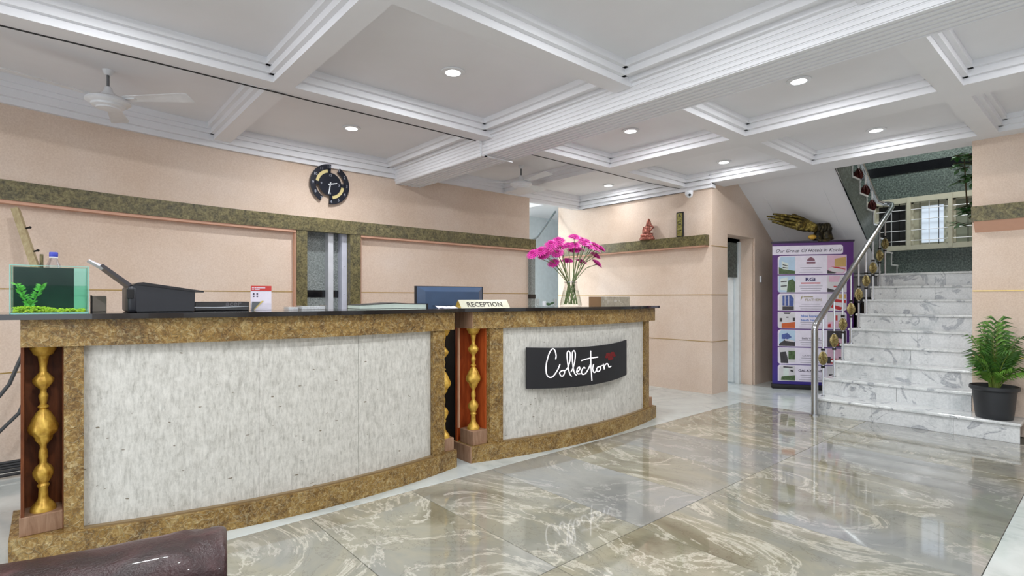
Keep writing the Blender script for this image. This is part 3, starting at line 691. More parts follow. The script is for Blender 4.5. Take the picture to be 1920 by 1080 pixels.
# printer
pn = thing('printer', 'black desktop printer with raised paper tray on the countertop', 'printer', (.46, 3.45, ZT))
bod = M().prism([(.325,ZT+.012),(.345,ZT+.004),(.60,ZT+.004),(.605,ZT+.115),(.34,ZT+.148),(.325,ZT+.14)], 3.33, 3.62, 'y')
bod.build('body', BLKP, pn)
M().prism([(.325,ZT+.140),(.345,ZT+.152),(.37,ZT+.155),(.645,ZT+.112),(.645,ZT+.104),(.60,ZT+.108),(.345,ZT+.142)], 3.325, 3.63, 'y').build('lid', plain('black_lid', srgb(30,30,34), .3), pn)
M().bevbox(.305, .345, 3.325, 3.62, ZT, ZT+.135, .015).build('rear_unit', BLKP, pn, True)
M().bevbox(.300, .33, 3.318, 3.34, ZT+.07, ZT+.12, .004).build('hinge', BLACKM, pn)
tr = M().prism([(.195,ZT+.235),(.206,ZT+.245),(.325,ZT+.145),(.312,ZT+.132)], 3.36, 3.58, 'y').build('paper_tray', plain('dark_grey_tray', srgb(62,58,62), .45), pn)
M().prism([(.150,ZT+.262),(.154,ZT+.266),(.235,ZT+.222),(.31,ZT+.16),(.305,ZT+.158)], 3.38, 3.56, 'y').build('paper', plain('white_paper', srgb(236,232,240), .7), pn)
M().box(.345, .595, 3.34, 3.60, ZT, ZT+.004).build('foot', BLACKM, pn)
# flat black computer box with lettering
mb = thing('computer_monitor', 'low black computer casing with raised lettering beside the printer', 'computer', (.76, 3.5, ZT))
M().bevbox(.62, .905, 3.43, 3.60, ZT, ZT+.052, .004, 2).build('casing', plain('gloss_black', srgb(28,26,27), .2), mb)
M().prism([(.615,ZT+.020),(.72,ZT+.017),(.90,ZT+.024),(.90,ZT+.026),(.72,ZT+.021),(.615,ZT+.023)], 3.427, 3.431, 'y').build('silver_line', CHROME, mb)
RX = Matrix.Rotation(PI/2, 4, 'X')
text('acer', .038, Matrix.Translation((.775, 3.429, ZT+.029)) @ RX, .001, .15, .0006, sx=1.25).build('lettering', plain('grey_logo', srgb(86,84,88), .3), mb)
# card stand
qr = thing('card_stand', 'small standing card with red heading, leaflet printed below', 'card stand', (.98, 3.45, ZT))
M().box(.918, 1.036, 3.45, 3.453, ZT, ZT+.148).build('card', WPRINT, qr)
M().box(.918, 1.036, 3.4485, 3.4499, ZT+.118, ZT+.148).build('heading', RED, qr)
hd = M()
for i, (a, b, z) in enumerate([(.925,.935,.133),(.938,.95,.133),(.953,1.0,.133),(.925,.935,.124),(.94,.968,.124)]): hd.box(a, b, 3.4478, 3.4484, ZT+z, ZT+z+.005)
hd.build('print', WPRINT, qr)
dd = M()
for (a, z) in [(.93,.095),(.95,.095),(.93,.08),(.95,.08)]: dd.box(a, a+.009, 3.4488, 3.4499, ZT+z, ZT+z+.008)
dd.build('print', DARKPR, qr)
M().prism([(.922,ZT+.0),(.935,ZT+.0),(.975,ZT+.052),(.925,ZT+.052)], 3.4486, 3.4499, 'y').build('leaflet', plain('dark_leaflet', srgb(70,76,80), .4), qr)
M().prism([(.935,ZT+.005),(.942,ZT+.005),(.992,ZT+.056),(.980,ZT+.056)], 3.4482, 3.4499, 'y').build('stripe', plain('yellow_stripe', srgb(200,176,80), .4), qr)
M().box(.915, 1.04, 3.44, 3.4405, ZT, ZT+.05).box(.915, 1.04, 3.44, 3.48, ZT, ZT+.003).build('holder', GLASS, qr)
# acrylic trays with cards
for i, (a, b, hgt, lab) in enumerate([(1.12, 1.19, .022, 'small clear tray of striped cards left of the wider one'), (1.20, 1.36, .028, 'wide clear tray of pale slips in front of the niche window')]):
    t = thing('card_tray', lab, 'tray', (a, 3.42, ZT))
    M().box(a, b, 3.40, 3.403, ZT, ZT+hgt).box(a, b, 3.50, 3.503, ZT, ZT+hgt).box(a, b, 3.40, 3.50, ZT, ZT+.002).box(a, a+.002, 3.4, 3.5, ZT, ZT+hgt).box(b-.002, b, 3.4, 3.5, ZT, ZT+hgt).build('tray', GLASS, t)
    M().box(a+.006, b-.006, 3.41, 3.495, ZT+.002, ZT+hgt*.75).build('cards', plain('pale_slips', srgb(206,210,214), .6, 0, 0, .2, 90), t)
# ledger book
bk = thing('ledger', 'large open white-paged book with black cover lying on the countertop', 'book', (1.85, 3.48, ZT))
M().prism([(1.585,ZT+.002),(2.10,ZT+.002),(2.10,ZT+.030),(1.98,ZT+.032),(1.84,ZT+.038),(1.70,ZT+.031),(1.585,ZT+.026)], 3.38, 3.58, 'y').build('pages', plain('greenish_white_pages', srgb(206,220,210), .7), bk)
M().prism([(1.58,ZT+.026),(1.70,ZT+.031),(1.84,ZT+.038),(1.98,ZT+.032),(2.115,ZT+.031),(2.115,ZT+.034),(1.98,ZT+.035),(1.84,ZT+.042),(1.70,ZT+.034),(1.58,ZT+.028)], 3.375, 3.585, 'y').box(2.10, 2.115, 3.375, 3.585, ZT, ZT+.034).box(1.58, 2.115, 3.375, 3.585, ZT, ZT+.002).build('cover', BLACKM, bk)
pp = thing('paper_scraps', 'crumpled white paper slips beside the brass nameplate', 'paper', (2.18, 3.3, ZT))
sc_ = M()
random.seed(5)
for i in range(6):
    cx, cy = 2.14+.016*i, 3.24+random.uniform(-.03, .03); h = [random.uniform(.001,.02) for _ in range(4)]
    sc_.add([(cx-.04,cy-.03,ZT+.001),(cx+.04,cy-.02,ZT+h[0]),(cx+.035,cy+.03,ZT+h[1]),(cx-.03,cy+.03,ZT+h[2])], [(0,1,2),(0,2,3)])
sc_.build('slip', plain('white_slips', srgb(222,220,232), .7), pp)
# monitor
mo = thing('computer_monitor', 'back of a dark blue-grey computer monitor behind the brass nameplate', 'monitor', (2.60, 3.80, .76), math.radians(-3))
fm = M().prism([(-.335,.20),(.335,.20),(.335,.545),(-.335,.545)], -.012, .012, 'y')
MB_ = plain('slate_blue_plastic', srgb(58,78,106), .3, 0, .2)
fm.build('frame', plain('black_bezel', srgb(20,24,32), .35), mo)
a = [(-.325,-.014,.205),(.325,-.014,.205),(.325,-.014,.54),(-.325,-.014,.54)]; b = [(-.265,-.05,.25),(.265,-.05,.25),(.265,-.05,.50),(-.265,-.05,.50)]
M().add(a+b, [(4,5,6,7),(0,1,5,4),(1,2,6,5),(2,3,7,6),(3,0,4,7),(0,3,2,1)]).build('back_shell', MB_, mo)
M().box(-.2, .2, -.053, -.05, .30, .303).box(-.2, .2, -.053, -.05, .34, .343).box(-.2, .2, -.053, -.05, .38, .383).build('vent', BLACKM, mo)
M().box(-.03, .03, -.02, .02, .01, .25).lathe([(.13,0),(.13,.008),(.04,.014)], (0,0,0), 28).build('stand', BLACKM, mo)
M().box(-.325, .325, .0122, .013, .205, .54).build('screen', plain('dark_screen', srgb(12,14,18), .1), mo)
# nameplate RECEPTION
rc = thing('nameplate', 'triangular brass desk nameplate reading RECEPTION', 'nameplate', (2.50, 3.2, ZT))
BR = plain('satin_brass', srgb(198,196,176), .3, .3); 
M().prism([(3.17,ZT),(3.255,ZT),(3.2125,ZT+.062)], 2.268, 2.735, 'x').build('plate', BR, rc)
M().prism([(3.172,ZT+.002),(3.253,ZT+.002),(3.2125,ZT+.060)], 2.2665, 2.268, 'x').build('end_face', plain('yellow_brass', srgb(190,160,70), .3, .7), rc)
sa = math.atan2(.0425, .062)
mt = Matrix.Translation((2.50, 3.17+.0425*.17, ZT+.062*.17)) @ Matrix.Rotation(PI/2-sa, 4, 'X') @ Matrix.Translation((0, 0, .0012))
text('RECEPTION', .056, mt, .0006, 0, .0004, 'CENTER', 1.16).build('lettering', plain('dark_engraving', srgb(52,46,40), .5), rc)
# glass bowl with little things
bw = thing('glass_bowl', 'low clear glass bowl with a candle and green sprig inside', 'bowl', (3.24, 3.28, ZT))
M().lathe([(.07,.001),(.088,.006),(.092,.02),(.095,.068)], (3.24,3.28,ZT), 28).build('bowl', GLASS, bw, True)
M().lathe([(.016,0),(.017,.035),(.014,.038)], (3.20,3.26,ZT+.009), 14).build('candle', WPLAS, bw, True)
gs = M()
for i in range(26): gs.ball((3.265+random.uniform(-.04,.035), 3.27+random.uniform(-.03,.03), ZT+.014+random.uniform(0,.022)), .012, .010, .005, 6, 4)
gs.build('green_sprig', plain('dark_green_leaves', srgb(52,92,52), .5, 0, 0, .3, 60), bw)
# carton
cx_ = thing('carton', 'brown cardboard carton with a patterned grey long side, at the counter right end', 'box', (4.2, 3.36, ZT))
M().box(3.985, 4.43, 3.285, 3.44, ZT, ZT+.088).build('carton_body', plain('kraft_card', srgb(168,134,98), .7), cx_)
M().box(3.985, 4.43, 3.283, 3.285, ZT, ZT+.088).build('printed_side', plain('grey_beige_print', srgb(166,156,138), .6, 0, 0, .25, 28), cx_)
ps = M()
random.seed(11)
for i in range(14):
    a = random.uniform(4.0, 4.38); z = ZT+random.uniform(.01,.075); ps.box(a, a+random.uniform(.015,.05), 3.282, 3.283, z, z+.005)
ps.build('print', plain('pale_print', srgb(206,200,188), .6), cx_)
# vase
VX, VY = 3.575, 3.30
va = thing('vase', 'clear flared glass vase holding pink gerberas on the right counter', 'vase', (VX, VY, ZT))
M().lathe([(.09,.001),(.10,.006),(.101,.02),(.088,.08),(.066,.16),(.055,.205),(.058,.222)], (VX,VY,ZT), 32).build('glass', GLASS, va, True)
M().lathe([(.054,.214),(.0595,.216),(.0595,.224),(.054,.226)], (VX,VY,ZT), 32).build('rim', m_glass('white_rim', (1,1,1,1), .1, .8), va, True)
M().lathe([(.094,.013),(.096,.02),(.084,.08),(.067,.145)], (VX,VY,ZT), 24).build('water', m_glass('clear_water', (.93,.96,.93,1), 0, .1), va, True)
STEMG = plain('stem_green', srgb(112,130,80), .5); PINK = plain('magenta_petals', srgb(214,48,160), .5, 0, 0, .3, 60); PINKD = plain('deep_pink_centre', srgb(150,24,96), .6)
G_ = [(3.566,3.248,1.752),(3.714,3.309,1.746),(3.757,3.274,1.728),(3.924,3.321,1.71),(4.011,3.325,1.686),(3.327,3.213,1.70),(3.229,3.203,1.662),(3.528,3.367,1.677),(3.498,3.252,1.673),(3.565,3.247,1.681),(3.799,3.399,1.666),(3.606,3.294,1.637),(3.172,3.367,1.589),(3.198,3.295,1.609),(3.267,3.328,1.584),(3.33,3.23,1.595),(3.325,3.327,1.622),(3.998,3.374,1.619),(3.939,3.305,1.537),(3.769,3.348,1.546),(3.392,3.334,1.518),(3.73,3.213,1.671),(3.584,3.352,1.545),(3.42,3.29,1.655),(3.66,3.23,1.70),(3.86,3.26,1.665)]
def bloom_mesh():
    m = M(); n = 18
    for ring, (L, lift, wd) in enumerate([(.046,.006,.011),(.036,.014,.009),(.024,.020,.007)]):
        for i in range(n):
            a = 2*PI*(i+.5*ring)/n; c, s = math.cos(a), math.sin(a)
            def q(r, t, z): return (r*c-t*s, r*s+t*c, z)
            m.add([q(.006,0,0), q(L*.6, wd*.6, lift*.8), q(L, 0, lift-.004), q(L*.6, -wd*.6, lift*.8), q(L*.6,0,lift*.8+.003)], [(0,3,4),(0,4,1),(1,4,2),(3,2,4)])
    return m
blm = bloom_mesh().mesh('bloom', PINK); cen = M().ball((0,0,.012), .010, .010, .008, 10, 6).lathe([(.004,-.012),(.012,-.002),(.013,.004)], (0,0,0), 10).mesh('centre', PINKD)
random.seed(9)
GL = {0: 'topmost pink gerbera, left of the highest pair in the vase', 4: 'pink gerbera at the far right of the bouquet, upper side', 12: 'leftmost pink gerbera of the bouquet', 18: 'low pink gerbera drooping at the right edge of the bouquet', 20: 'low pink gerbera hanging left, facing the front', 19: 'low pink gerbera right of the vase centre', 22: 'low pink gerbera hidden among the stems above the vase', 5: 'pink gerbera highest on the left half of the bouquet'}
for i, (x, y, z) in enumerate(G_):
    a = random.uniform(0, 2*PI); bp = Vector((VX+.06*math.cos(a), VY+.06*math.sin(a), ZT+.02))
    d = Vector((x-VX, y-VY, 0)); nk = Vector((VX, VY, ZT+.215)) + (d.normalized()*.035 if d.length > .01 else d)
    mid = nk*.45 + Vector((x, y, z))*.55 + Vector((0, 0, .03*d.length/.3))
    r = thing('gerbera', GL.get(i, 'pink gerbera daisy in the dense middle of the vase bouquet'), 'flower', bp, 0, 'pink gerberas in the glass vase')
    tip = Vector((x, y, z-.012))
    M().tube([bp, nk, mid, tip], .0032, 6).build('stem', STEMG, r, True)
    dr_ = (Vector((x, y, z))-nk).normalized(); ax = (dr_*.9 + Vector((-.25, -.45, .35))).normalized()
    q = ax.to_track_quat('Z', 'Y')
    for nm, me in (('bloom', blm), ('centre', cen)):
        o = D.objects.new(nm, me); COL.objects.link(o); o.parent = r; o.location = Vector((x, y, z-.006))-bp; o.rotation_mode = 'QUATERNION'; o.rotation_quaternion = q
        k_ = 1.5 if nm == 'bloom' else 1.1; o.scale = (k_,)*3

# ---------------------------------------------------------------- wall clock
ck = thing('wall_clock', 'round black openwork wall clock with two yellow segments on the peach wall', 'clock', (2.25, 5.52, 2.41))
CX, CZ, YK = 2.25, 2.41, 5.53
def arc(r0, r1, a0, a1, y0, y1, n=28):
    pts = []
    for i in range(n+1):
        a = math.radians(a0+(a1-a0)*i/n); pts.append((CX+r1*math.sin(a), CZ+r1*math.cos(a)))
    for i in range(n, -1, -1):
        a = math.radians(a0+(a1-a0)*i/n); pts.append((CX+r0*math.sin(a), CZ+r0*math.cos(a)))
    m = M(); k = n+1
    V = [(p[0], y0, p[1]) for p in pts]+[(p[0], y1, p[1]) for p in pts]; N_ = 2*k; F = []
    for i in range(n):
        a, b, c, d = i, i+1, N_-2-i, N_-1-i
        F += [(a, b, c, d), (N_+a, N_+d, N_+c, N_+b), (a, N_+a, N_+b, b), (d, c, N_+c, N_+d)]
    F += [(0, N_-1, 2*N_-1, N_), (n, N_+n, N_+N_-1-n, N_-1-n)]
    return m.add(V, F)
CKB = plain('navy_black_acrylic', srgb(22,26,38), .25)
arc(.155, .21, 30, 183, YK-.012, YK).build('ring', CKB, ck); arc(.155, .21, 210, 363, YK-.012, YK).build('ring', CKB, ck)
arc(.0, .122, 0, 360, YK-.012, YK, 48).build('dial', CKB, ck)
for a in (0, 90, 180, 270): arc(.118, .160, a-8 if a in (90,270) else a-10, a+8 if a in (90,270) else a+3, YK-.012, YK, 6).build('bridge', CKB, ck)
arc(.122, .155, 278, 350, YK-.006, YK).build('inlay', plain('pale_yellow_acrylic', srgb(216,200,140), .4), ck); arc(.122, .155, 98, 170, YK-.006, YK).build('inlay', plain('pale_yellow_acrylic', srgb(216,200,140), .4), ck)
arc(.04, .09, 0, 360, YK, YK+.03, 12).build('mount', BLACKM, ck)
nm = M()
for h in range(1, 13):
    a = math.radians(30*h - (4 if h in (12, 6) else 0) + (2 if h in (1, 7) else 0)); t_ = text(str(h), .042, Matrix.Translation((CX+.182*math.sin(a), YK-.013, CZ+.182*math.cos(a)-.014)) @ RX, .0005, 0, 0, 'CENTER'); nm.add(t_.v, t_.f)
for h in (3, 6, 9, 12):
    a = math.radians(30*h); t_ = text(str(h), .034, Matrix.Translation((CX+.095*math.sin(a), YK-.013, CZ+.095*math.cos(a)-.012)) @ RX, .0005, 0, 0, 'CENTER'); nm.add(t_.v, t_.f)
nm.build('numerals', plain('silver_numerals', srgb(166,170,180), .4), ck)
hm = M()
def hand(a, L, wd):
    a = math.radians(a); d = Vector((math.sin(a), 0, math.cos(a))); n_ = Vector((math.cos(a), 0, -math.sin(a))); c = Vector((CX, YK-.018, CZ))
    v = [c-d*.02-n_*wd, c-d*.02+n_*wd, c+d*L+n_*wd*.7, c+d*L-n_*wd*.7]; return v + [p+Vector((0,.003,0)) for p in v]
for a, L in ((76, .075), (190, .105)): M().add(hand(a, L, .006), [(0,1,2,3),(7,6,5,4),(0,4,5,1),(1,5,6,2),(2,6,7,3),(3,7,4,0)]).build('hand', WPLAS, ck)

# ---------------------------------------------------------------- downlights
dl = None
LL = {(2.11,3.05): 'round downlight in the coffer above the left counter', (2.1,4.66): 'round downlight nearest the wall clock', (4.1,3.03): 'round downlight just right of the fluted beam above the black sign',
      (4.07,1.54): 'largest round downlight right of the fluted beam', (5.8,1.52): 'round downlight nearest the stair opening', (5.84,3.02): 'round downlight in front of the security camera corner', (5.84,4.69): 'round downlight nearest the corridor opening'}
for (x, y) in LAMPS:
    if dl is None:
        dl = thing('downlight', LL[(x, y)], 'ceiling light', (x, y, ZS-.012), 0, 'ceiling downlights')
        M().lathe([(.075,.0125),(.082,.010),(.080,.003),(.052,0),(.052,.0125)], (x,y,ZS-.012), 32).build('trim_ring', WPLAS, dl, True)
        M().lathe([(0,.006),(.052,.006),(.052,.011),(0,.011)], (x,y,ZS-.012), 32).build('diffuser', LAMPM, dl)
        base = dl
    else: dup(base, (x, y, ZS-.012), None, LL.get((x, y), 'round downlight outside the view behind the camera'))
# the lamp light sits just under each diffuser
# ---------------------------------------------------------------- ceiling fans
def fan(x, y, lab, rot, drop, sc=1.0):
    t = thing('ceiling_fan', lab, 'fan', (x, y, ZS-.01))
    z = ZS-drop
    M().lathe([(.035,0),(.03,-.02),(.016,-.035)], (x,y,ZS), 20).build('canopy', WPLAS, t, True)
    M().tube([(x,y,ZS-.02),(x,y,z+.04)], .009, 10).build('rod', plain('grey_metal_rod', srgb(110,112,116), .4, .5), t, True)
    M().lathe([(.018,.105),(.022,.10),(.03,.07),(.055,.045),(.06,.035)], (x,y,z-.01), 28).build('bell', WPLAS, t, True)
    M().lathe([(.04,.035),(.10,.03),(.128,.015),(.132,0),(.118,-.012),(.10,-.018),(.096,-.030),(.07,-.038),(.066,-.046),(0,-.05)], (x,y,z-.01), 36).build('motor', WPLAS, t, True)
    bm_ = M().add([(.12,-.035,.004),(.12,.035,-.004),(.56,.062,-.010),(.575,.04,-.008),(.575,-.045,.012),(.55,-.055,.014)], [(0,1,2,3,4,5)])
    top = [(p[0],p[1],p[2]+.004) for p in bm_.v]; bm_.add(top, [(5,4,3,2,1,0)]);
    for i in range(6): bm_.f.append((i, (i+1) % 6, 6+(i+1) % 6, 6+i))
    arm = M().box(.10, .19, -.014, .014, -.003, .003)
    for k in range(3):
        R_ = Matrix.Translation((x, y, z+.012)) @ Matrix.Rotation(rot+2*PI*k/3, 4, 'Z')
        b_ = M().add(bm_.v, bm_.f).xf(R_).build('blade', WPLAS, t); M().add(arm.v, arm.f).xf(R_).build('blade_arm', WPLAS, b_)
fan(.31, 4.59, 'white ceiling fan above the counter at the far left', math.radians(-42), .21)
fan(4.22, 4.69, 'small-looking white ceiling fan right of the fluted beam', math.radians(20), .21)
# ---------------------------------------------------------------- camera, cables
cv = thing('security_camera', 'white dome security camera at the ceiling corner', 'camera', (6.17, 3.66, 2.58))
M().lathe([(.045,.0),(.05,.03),(.05,.055),(.03,.065)], (6.18,3.66,2.52), 24).build('housing', WPLAS, cv, True)
M().ball((6.165,3.645,2.525), .042, .042, .042, 20, 12).build('dome', WPLAS, cv, True)
dn = Vector((-.80,-.55,-.22)).normalized(); c_ = Vector((6.165,3.645,2.525))
M().tube([c_+dn*.034, c_+dn*.045], .016, 18).build('lens', BLACKM, cv, True)
CBM = plain('black_cable', srgb(34,34,36), .5)
one(M().tube([(-2.5,3.875,2.637),(-.5,3.877,2.633),(.5,3.873,2.636),(1.5,3.876,2.633),(2.3,3.872,2.636),(2.93,3.875,2.635)], .0045, 6), 'cable', CBM, (1.0,3.87,2.63), 'long dark cable clipped along the beam on the left ceiling', 'cable')
one(M().tube([(3.40,3.875,2.632),(4.2,3.877,2.633),(4.9,3.874,2.632),(5.6,3.877,2.633),(6.17,3.78,2.62)], .004, 6), 'cable', CBM, (5.0,3.87,2.63), 'dark cable running along the right ceiling beam to the security camera', 'cable')
cd = M(); cd.box(2.985, 2.997, 3.868, 3.884, 2.52, 2.65).box(3.03, 3.37, 3.868, 3.884, 2.508, 2.519)
for i in range(6): cd.ball((2.985, 3.876, 2.54+.02*i), .010, .010, .007, 8, 5)
cd.box(2.985, 3.06, 3.868, 3.884, 2.508, 2.522)
one(cd, 'conduit', WPLAS, (3.1,3.88,2.52), 'white conduit wrapped under the fluted beam', 'conduit')
one(M().tube([(6.22,3.7,2.578),(6.215,4.4,2.582),(6.22,5.1,2.578),(6.22,5.5,2.575)], .004, 6), 'cable', CBM, (6.22,4.6,2.58), 'thin dark cable under the cornice above the shelf figurine', 'cable')
one(M().tube([(6.24,6.1,2.62),(5.9,5.98,2.35),(5.5,5.75,2.12),(5.22,5.6,2.02)], .016, 8), 'cable', plain('grey_cable', srgb(120,134,140), .5), (5.7,5.9,2.3), 'grey cable sagging diagonally across the corridor opening', 'cable')
one(M().tube([(5.22,5.62,1.94),(5.7,5.85,1.94),(6.25,6.04,1.97)], .010, 8), 'cable', plain('grey_cable', srgb(110,124,126), .5), (5.7,5.8,1.94), 'thin level grey cable across the corridor opening', 'cable')
for (dx, lab) in ((0, 'upper grey cable hanging on the wall left of the fish tank counter'), (.05, 'lower grey cable hanging on the wall left of the fish tank counter')):
    one(M().tube([(-.10+dx, 4.9, .92-dx*4), (-.2+dx, 4.96, .62-dx*4), (-.34+dx, 5.02, .4-dx*3), (-.6, 5.06, .25-dx*2)], .012, 8), 'cable', plain('dark_grey_cable', srgb(70,72,74), .5), (-.3+dx, 4.9, .2), lab, 'cable')
cbn = M()
for i in range(5): cbn.tube([(-1.2, 4.72-.01*i, .02+.022*i), (-.5, 4.85, .025+.022*i+.01*math.sin(i)), (.2, 4.95, .02+.022*i), (.9, 5.1, .03)], .011, 6)
one(cbn, 'cable_bundle', CBM, (-.2, 4.9, 0), 'bundle of black cables on the floor along the back wall', 'cable')

# ---------------------------------------------------------------- shelf ornaments
TERRA = m_antique('terracotta', (108,58,50), (158,94,80), (192,132,114), 30)
fgr = thing('figurine', 'terracotta seated figurine with pointed crown on the granite shelf', 'figurine', (6.19, 4.30, 2.0), -PI/2, local=True)
U = .00050
def fp(px, pz, y=0): return ((px-490)*U, y, (900-pz)*U)
bd = M()
bd.lathe([(.10,0),(.105,.012),(.10,.03),(.08,.035)], (0,0,0), 24)
bd.ball(fp(500,620), .052, .034, .072).ball(fp(490,690,-.012), .058, .04, .04)
bd.tube([fp(290,850,0), fp(400,800,-.035), fp(620,770,-.045)], [.022,.026,.018], 10).tube([fp(690,850,0), fp(600,800,-.03), fp(380,770,-.05)], [.022,.026,.018], 10)
bd.tube([fp(310,770,0), fp(450,735,-.03)], [.024,.022], 10).tube([fp(670,770,0), fp(560,735,-.03)], [.024,.022], 10)
bd.tube([fp(410,530), fp(372,610,-.005), fp(385,700,-.02)], [.018,.015,.012], 10).tube([fp(610,510), fp(690,560,-.005), fp(640,650,-.03)], [.018,.015,.012], 10)
bd.tube([fp(540,560), fp(540,520)], [.016,.015], 10).ball(fp(540,480,-.005), .033, .031, .038)
bd.tube([fp(540,440), fp(541,390), fp(543,345), fp(545,312)], [.034,.028,.016,.004], 14)
bd.ball(fp(470,470), .010, .008, .018).ball(fp(610,470), .010, .008, .018).ball(fp(540,478,-.036), .006, .008, .009)
remesh(bd.build('body', TERRA, fgr), .0035)
M().ball(fp(520,488,-.036), .004, .003, .003, 8, 5).ball(fp(562,488,-.036), .004, .003, .003, 8, 5).box(*[fp(528,455,-.038)[0], fp(552,455)[0], -.0395, -.036, fp(0,461)[2]-.016, fp(0,461)[2]-.0135]).build('facial_features', plain('dark_brown_paint', srgb(60,26,20), .5), fgr)
pq_ = thing('plaque', 'narrow upright gold plaque with black border standing on the granite shelf', 'plaque', (6.20, 3.80, 2.0), -PI/2, local=True)
M().bevbox(-.052, .052, -.008, .008, 0, .325, .004, 1).build('border', BLACKM, pq_)
M().prism(rr(-.036, .036, .014, .311, .012), -.0105, -.008, 'y').build('gold_face', m_antique('pale_gold_face', (110,104,50), (160,154,92), (190,186,122), 20), pq_)
ps = M()
for (z, w_) in [(.264,.020),(.204,.022),(.168,.022),(.086,.022)]:
    for q in range(4): ps.box(-w_+q*w_*.5, -w_+q*w_*.5+w_*.4, -.0125, -.0105, z-.004-(q % 2)*.003, z+.005)
ps.ball((0,-.011,.288), .011, .0025, .009, 10, 6)
ps.build('motif', BLACKM, pq_)

# ---------------------------------------------------------------- rollup banner
bl = Vector((7.345, 3.115, 0)); br_ = Vector((7.875, 2.315, 0)); bc = (bl+br_)/2; ba = math.atan2(br_.y-bl.y, br_.x-bl.x)
bn = thing('rollup_banner', 'tall purple roll-up banner listing group hotels beside the stairs', 'banner', bc, ba)
HB = 1.965; WB = .96
k_ = N('purple_banner_print'); v_ = k_.coord(); sx_ = k_.n('ShaderNodeSeparateXYZ'); k_.l(v_, sx_.inputs[0])
k_.col(k_.ramp(sx_.outputs['Z'], [(.1, srgb(54,40,130)), (.6, srgb(78,34,116)), (.95, srgb(84,36,112))])); PURB = k_.set(.45)
M().box(-WB/2, WB/2, -.003, .003, .045, HB-.02).build('print_sheet', PURB, bn)
M().bevbox(-WB/2-.012, WB/2+.012, -.05, .05, .0, .06, .012).build('base', BLACKM, bn, True)
M().bevbox(-WB/2-.012, WB/2+.012, -.014, .014, HB-.025, HB, .005).build('top_bar', DARKPR, bn, True)
M().tube([(0,.03,.03),(0,.012,HB-.02)], .012, 8).build('support_pole', CHROME, bn)
bx = lambda u: (u-1446)/153*WB-WB/2
bz = lambda v: (722-v)/272*HB
M().prism(rr(bx(1446), bx(1580), bz(475), bz(458.5), .03, 'bc'), -.005, -.003, 'y').build('title_panel', WPRINT, bn)
def btext(s, u, v, size, m, shear=0, bold=0, sx=1.0, al='CENTER'):
    return text(s, size, Matrix.Translation((bx(u), -.0072, bz(v))) @ RX, .0004, shear, bold, al, sx).build('lettering', m, bn)
btext('Our Group Of Hotels In Kochi', 1514, 470.5, .062, DARKPR, .35, 0, 1.0)
SKY = plain('photo_sky', srgb(176,200,222), .5); TREE = plain('photo_tree', srgb(74,96,60), .5, 0, 0, .4, 30); BLD = plain('photo_building', srgb(206,216,212), .5); DK = plain('photo_dark', srgb(60,56,60), .5, 0, 0, .3, 30)
BLU = plain('photo_blue', srgb(70,88,150), .5, 0, 0, .3, 40); TAN = plain('photo_tan', srgb(190,156,96), .5); ORA = plain('photo_orange', srgb(192,90,44), .5); PNK = plain('photo_pink', srgb(214,176,196), .5); RD = plain('photo_red', srgb(180,44,48), .5); GW = plain('photo_pale', srgb(206,204,208), .5)
rows = [(477,511),(513,544.5),(546.5,578),(580,611),(613,644),(646,676.5),(678,708)]
def q4(m, pts, lay): m.prism([(bx(u), bz(v)) for u, v in pts][::-1], -.0058-.0004*lay, -.0055, 'y')
def pic(name, r, items, u0, u1):
    v0, v1 = rows[r]; H = v1-v0; L = u1-u0
    for lay, (mt_, pts) in enumerate(items):
        m = M(); q4(m, [(u0+a*L, v0+b*H) for a, b in pts], lay); m.build('picture', mt_, bn)
full = [(0.02,.02),(1,.02),(1,.98),(0.02,.98)]
for r, (v0, v1) in enumerate(rows):
    lc = 'd' if r in (0,2,4,6) else 'a'
    rc_ = 'b' if r in (0,2,4) else 'c'
    M().prism(rr(bx(1456.5), bx(1586.5), bz(v1), bz(v0), .035, lc+rc_), -.0055, -.003, 'y').build('row_panel', WPRINT, bn)
    ln = M()
    for q in range(3):
        zz = v1-3-q*4.2; wd = [44,36,40][(q+r) % 3]; ln.box(bx(1520-wd/2), bx(1520+wd/2), -.0062, -.0055, bz(zz), bz(zz)+.006)
    ln.build('small_print', GREYPR, bn)
LF = (1457.5, 1490); RT = (1550, 1586)
inset = lambda m, k=.16: (m, [(k,.04),(1,.04),(1,.98),(.04,.98),(.04,k+.08)])
pic('a', 0, [inset(SKY), (BLD, [(.2,.28),(.6,.42),(.6,.85),(.2,.8)]), (TREE, [(.03,.6),(.3,.72),(1,.82),(1,.98),(.03,.98)]), (DK, [(.26,.45),(.56,.52),(.56,.56),(.26,.5)]), (DK, [(.26,.6),(.56,.64),(.56,.68),(.26,.65)])], *LF)
pic('b', 1, [(SKY, full), (BLD, [(.12,.2),(.55,.1),(.6,.9),(.12,.85)]), (TREE, [(.6,.3),(.85,.2),(1,.4),(1,.98),(.5,.98)]), (DK, [(.15,.35),(.5,.32),(.5,.38),(.15,.4)]), (DK, [(.15,.6),(.5,.58),(.5,.64),(.15,.66)])], *LF)
pic('c', 2, [inset(GW), (BLU, [(.25,.12),(.75,.08),(.92,.3),(.9,.75),(.25,.7)]), (DK, [(.25,.75),(.92,.75),(.92,.97),(.25,.97)]), (GW, [(.38,.12),(.42,.12),(.42,.7),(.38,.7)]), (GW, [(.6,.12),(.64,.12),(.64,.7),(.6,.7)])], *LF)
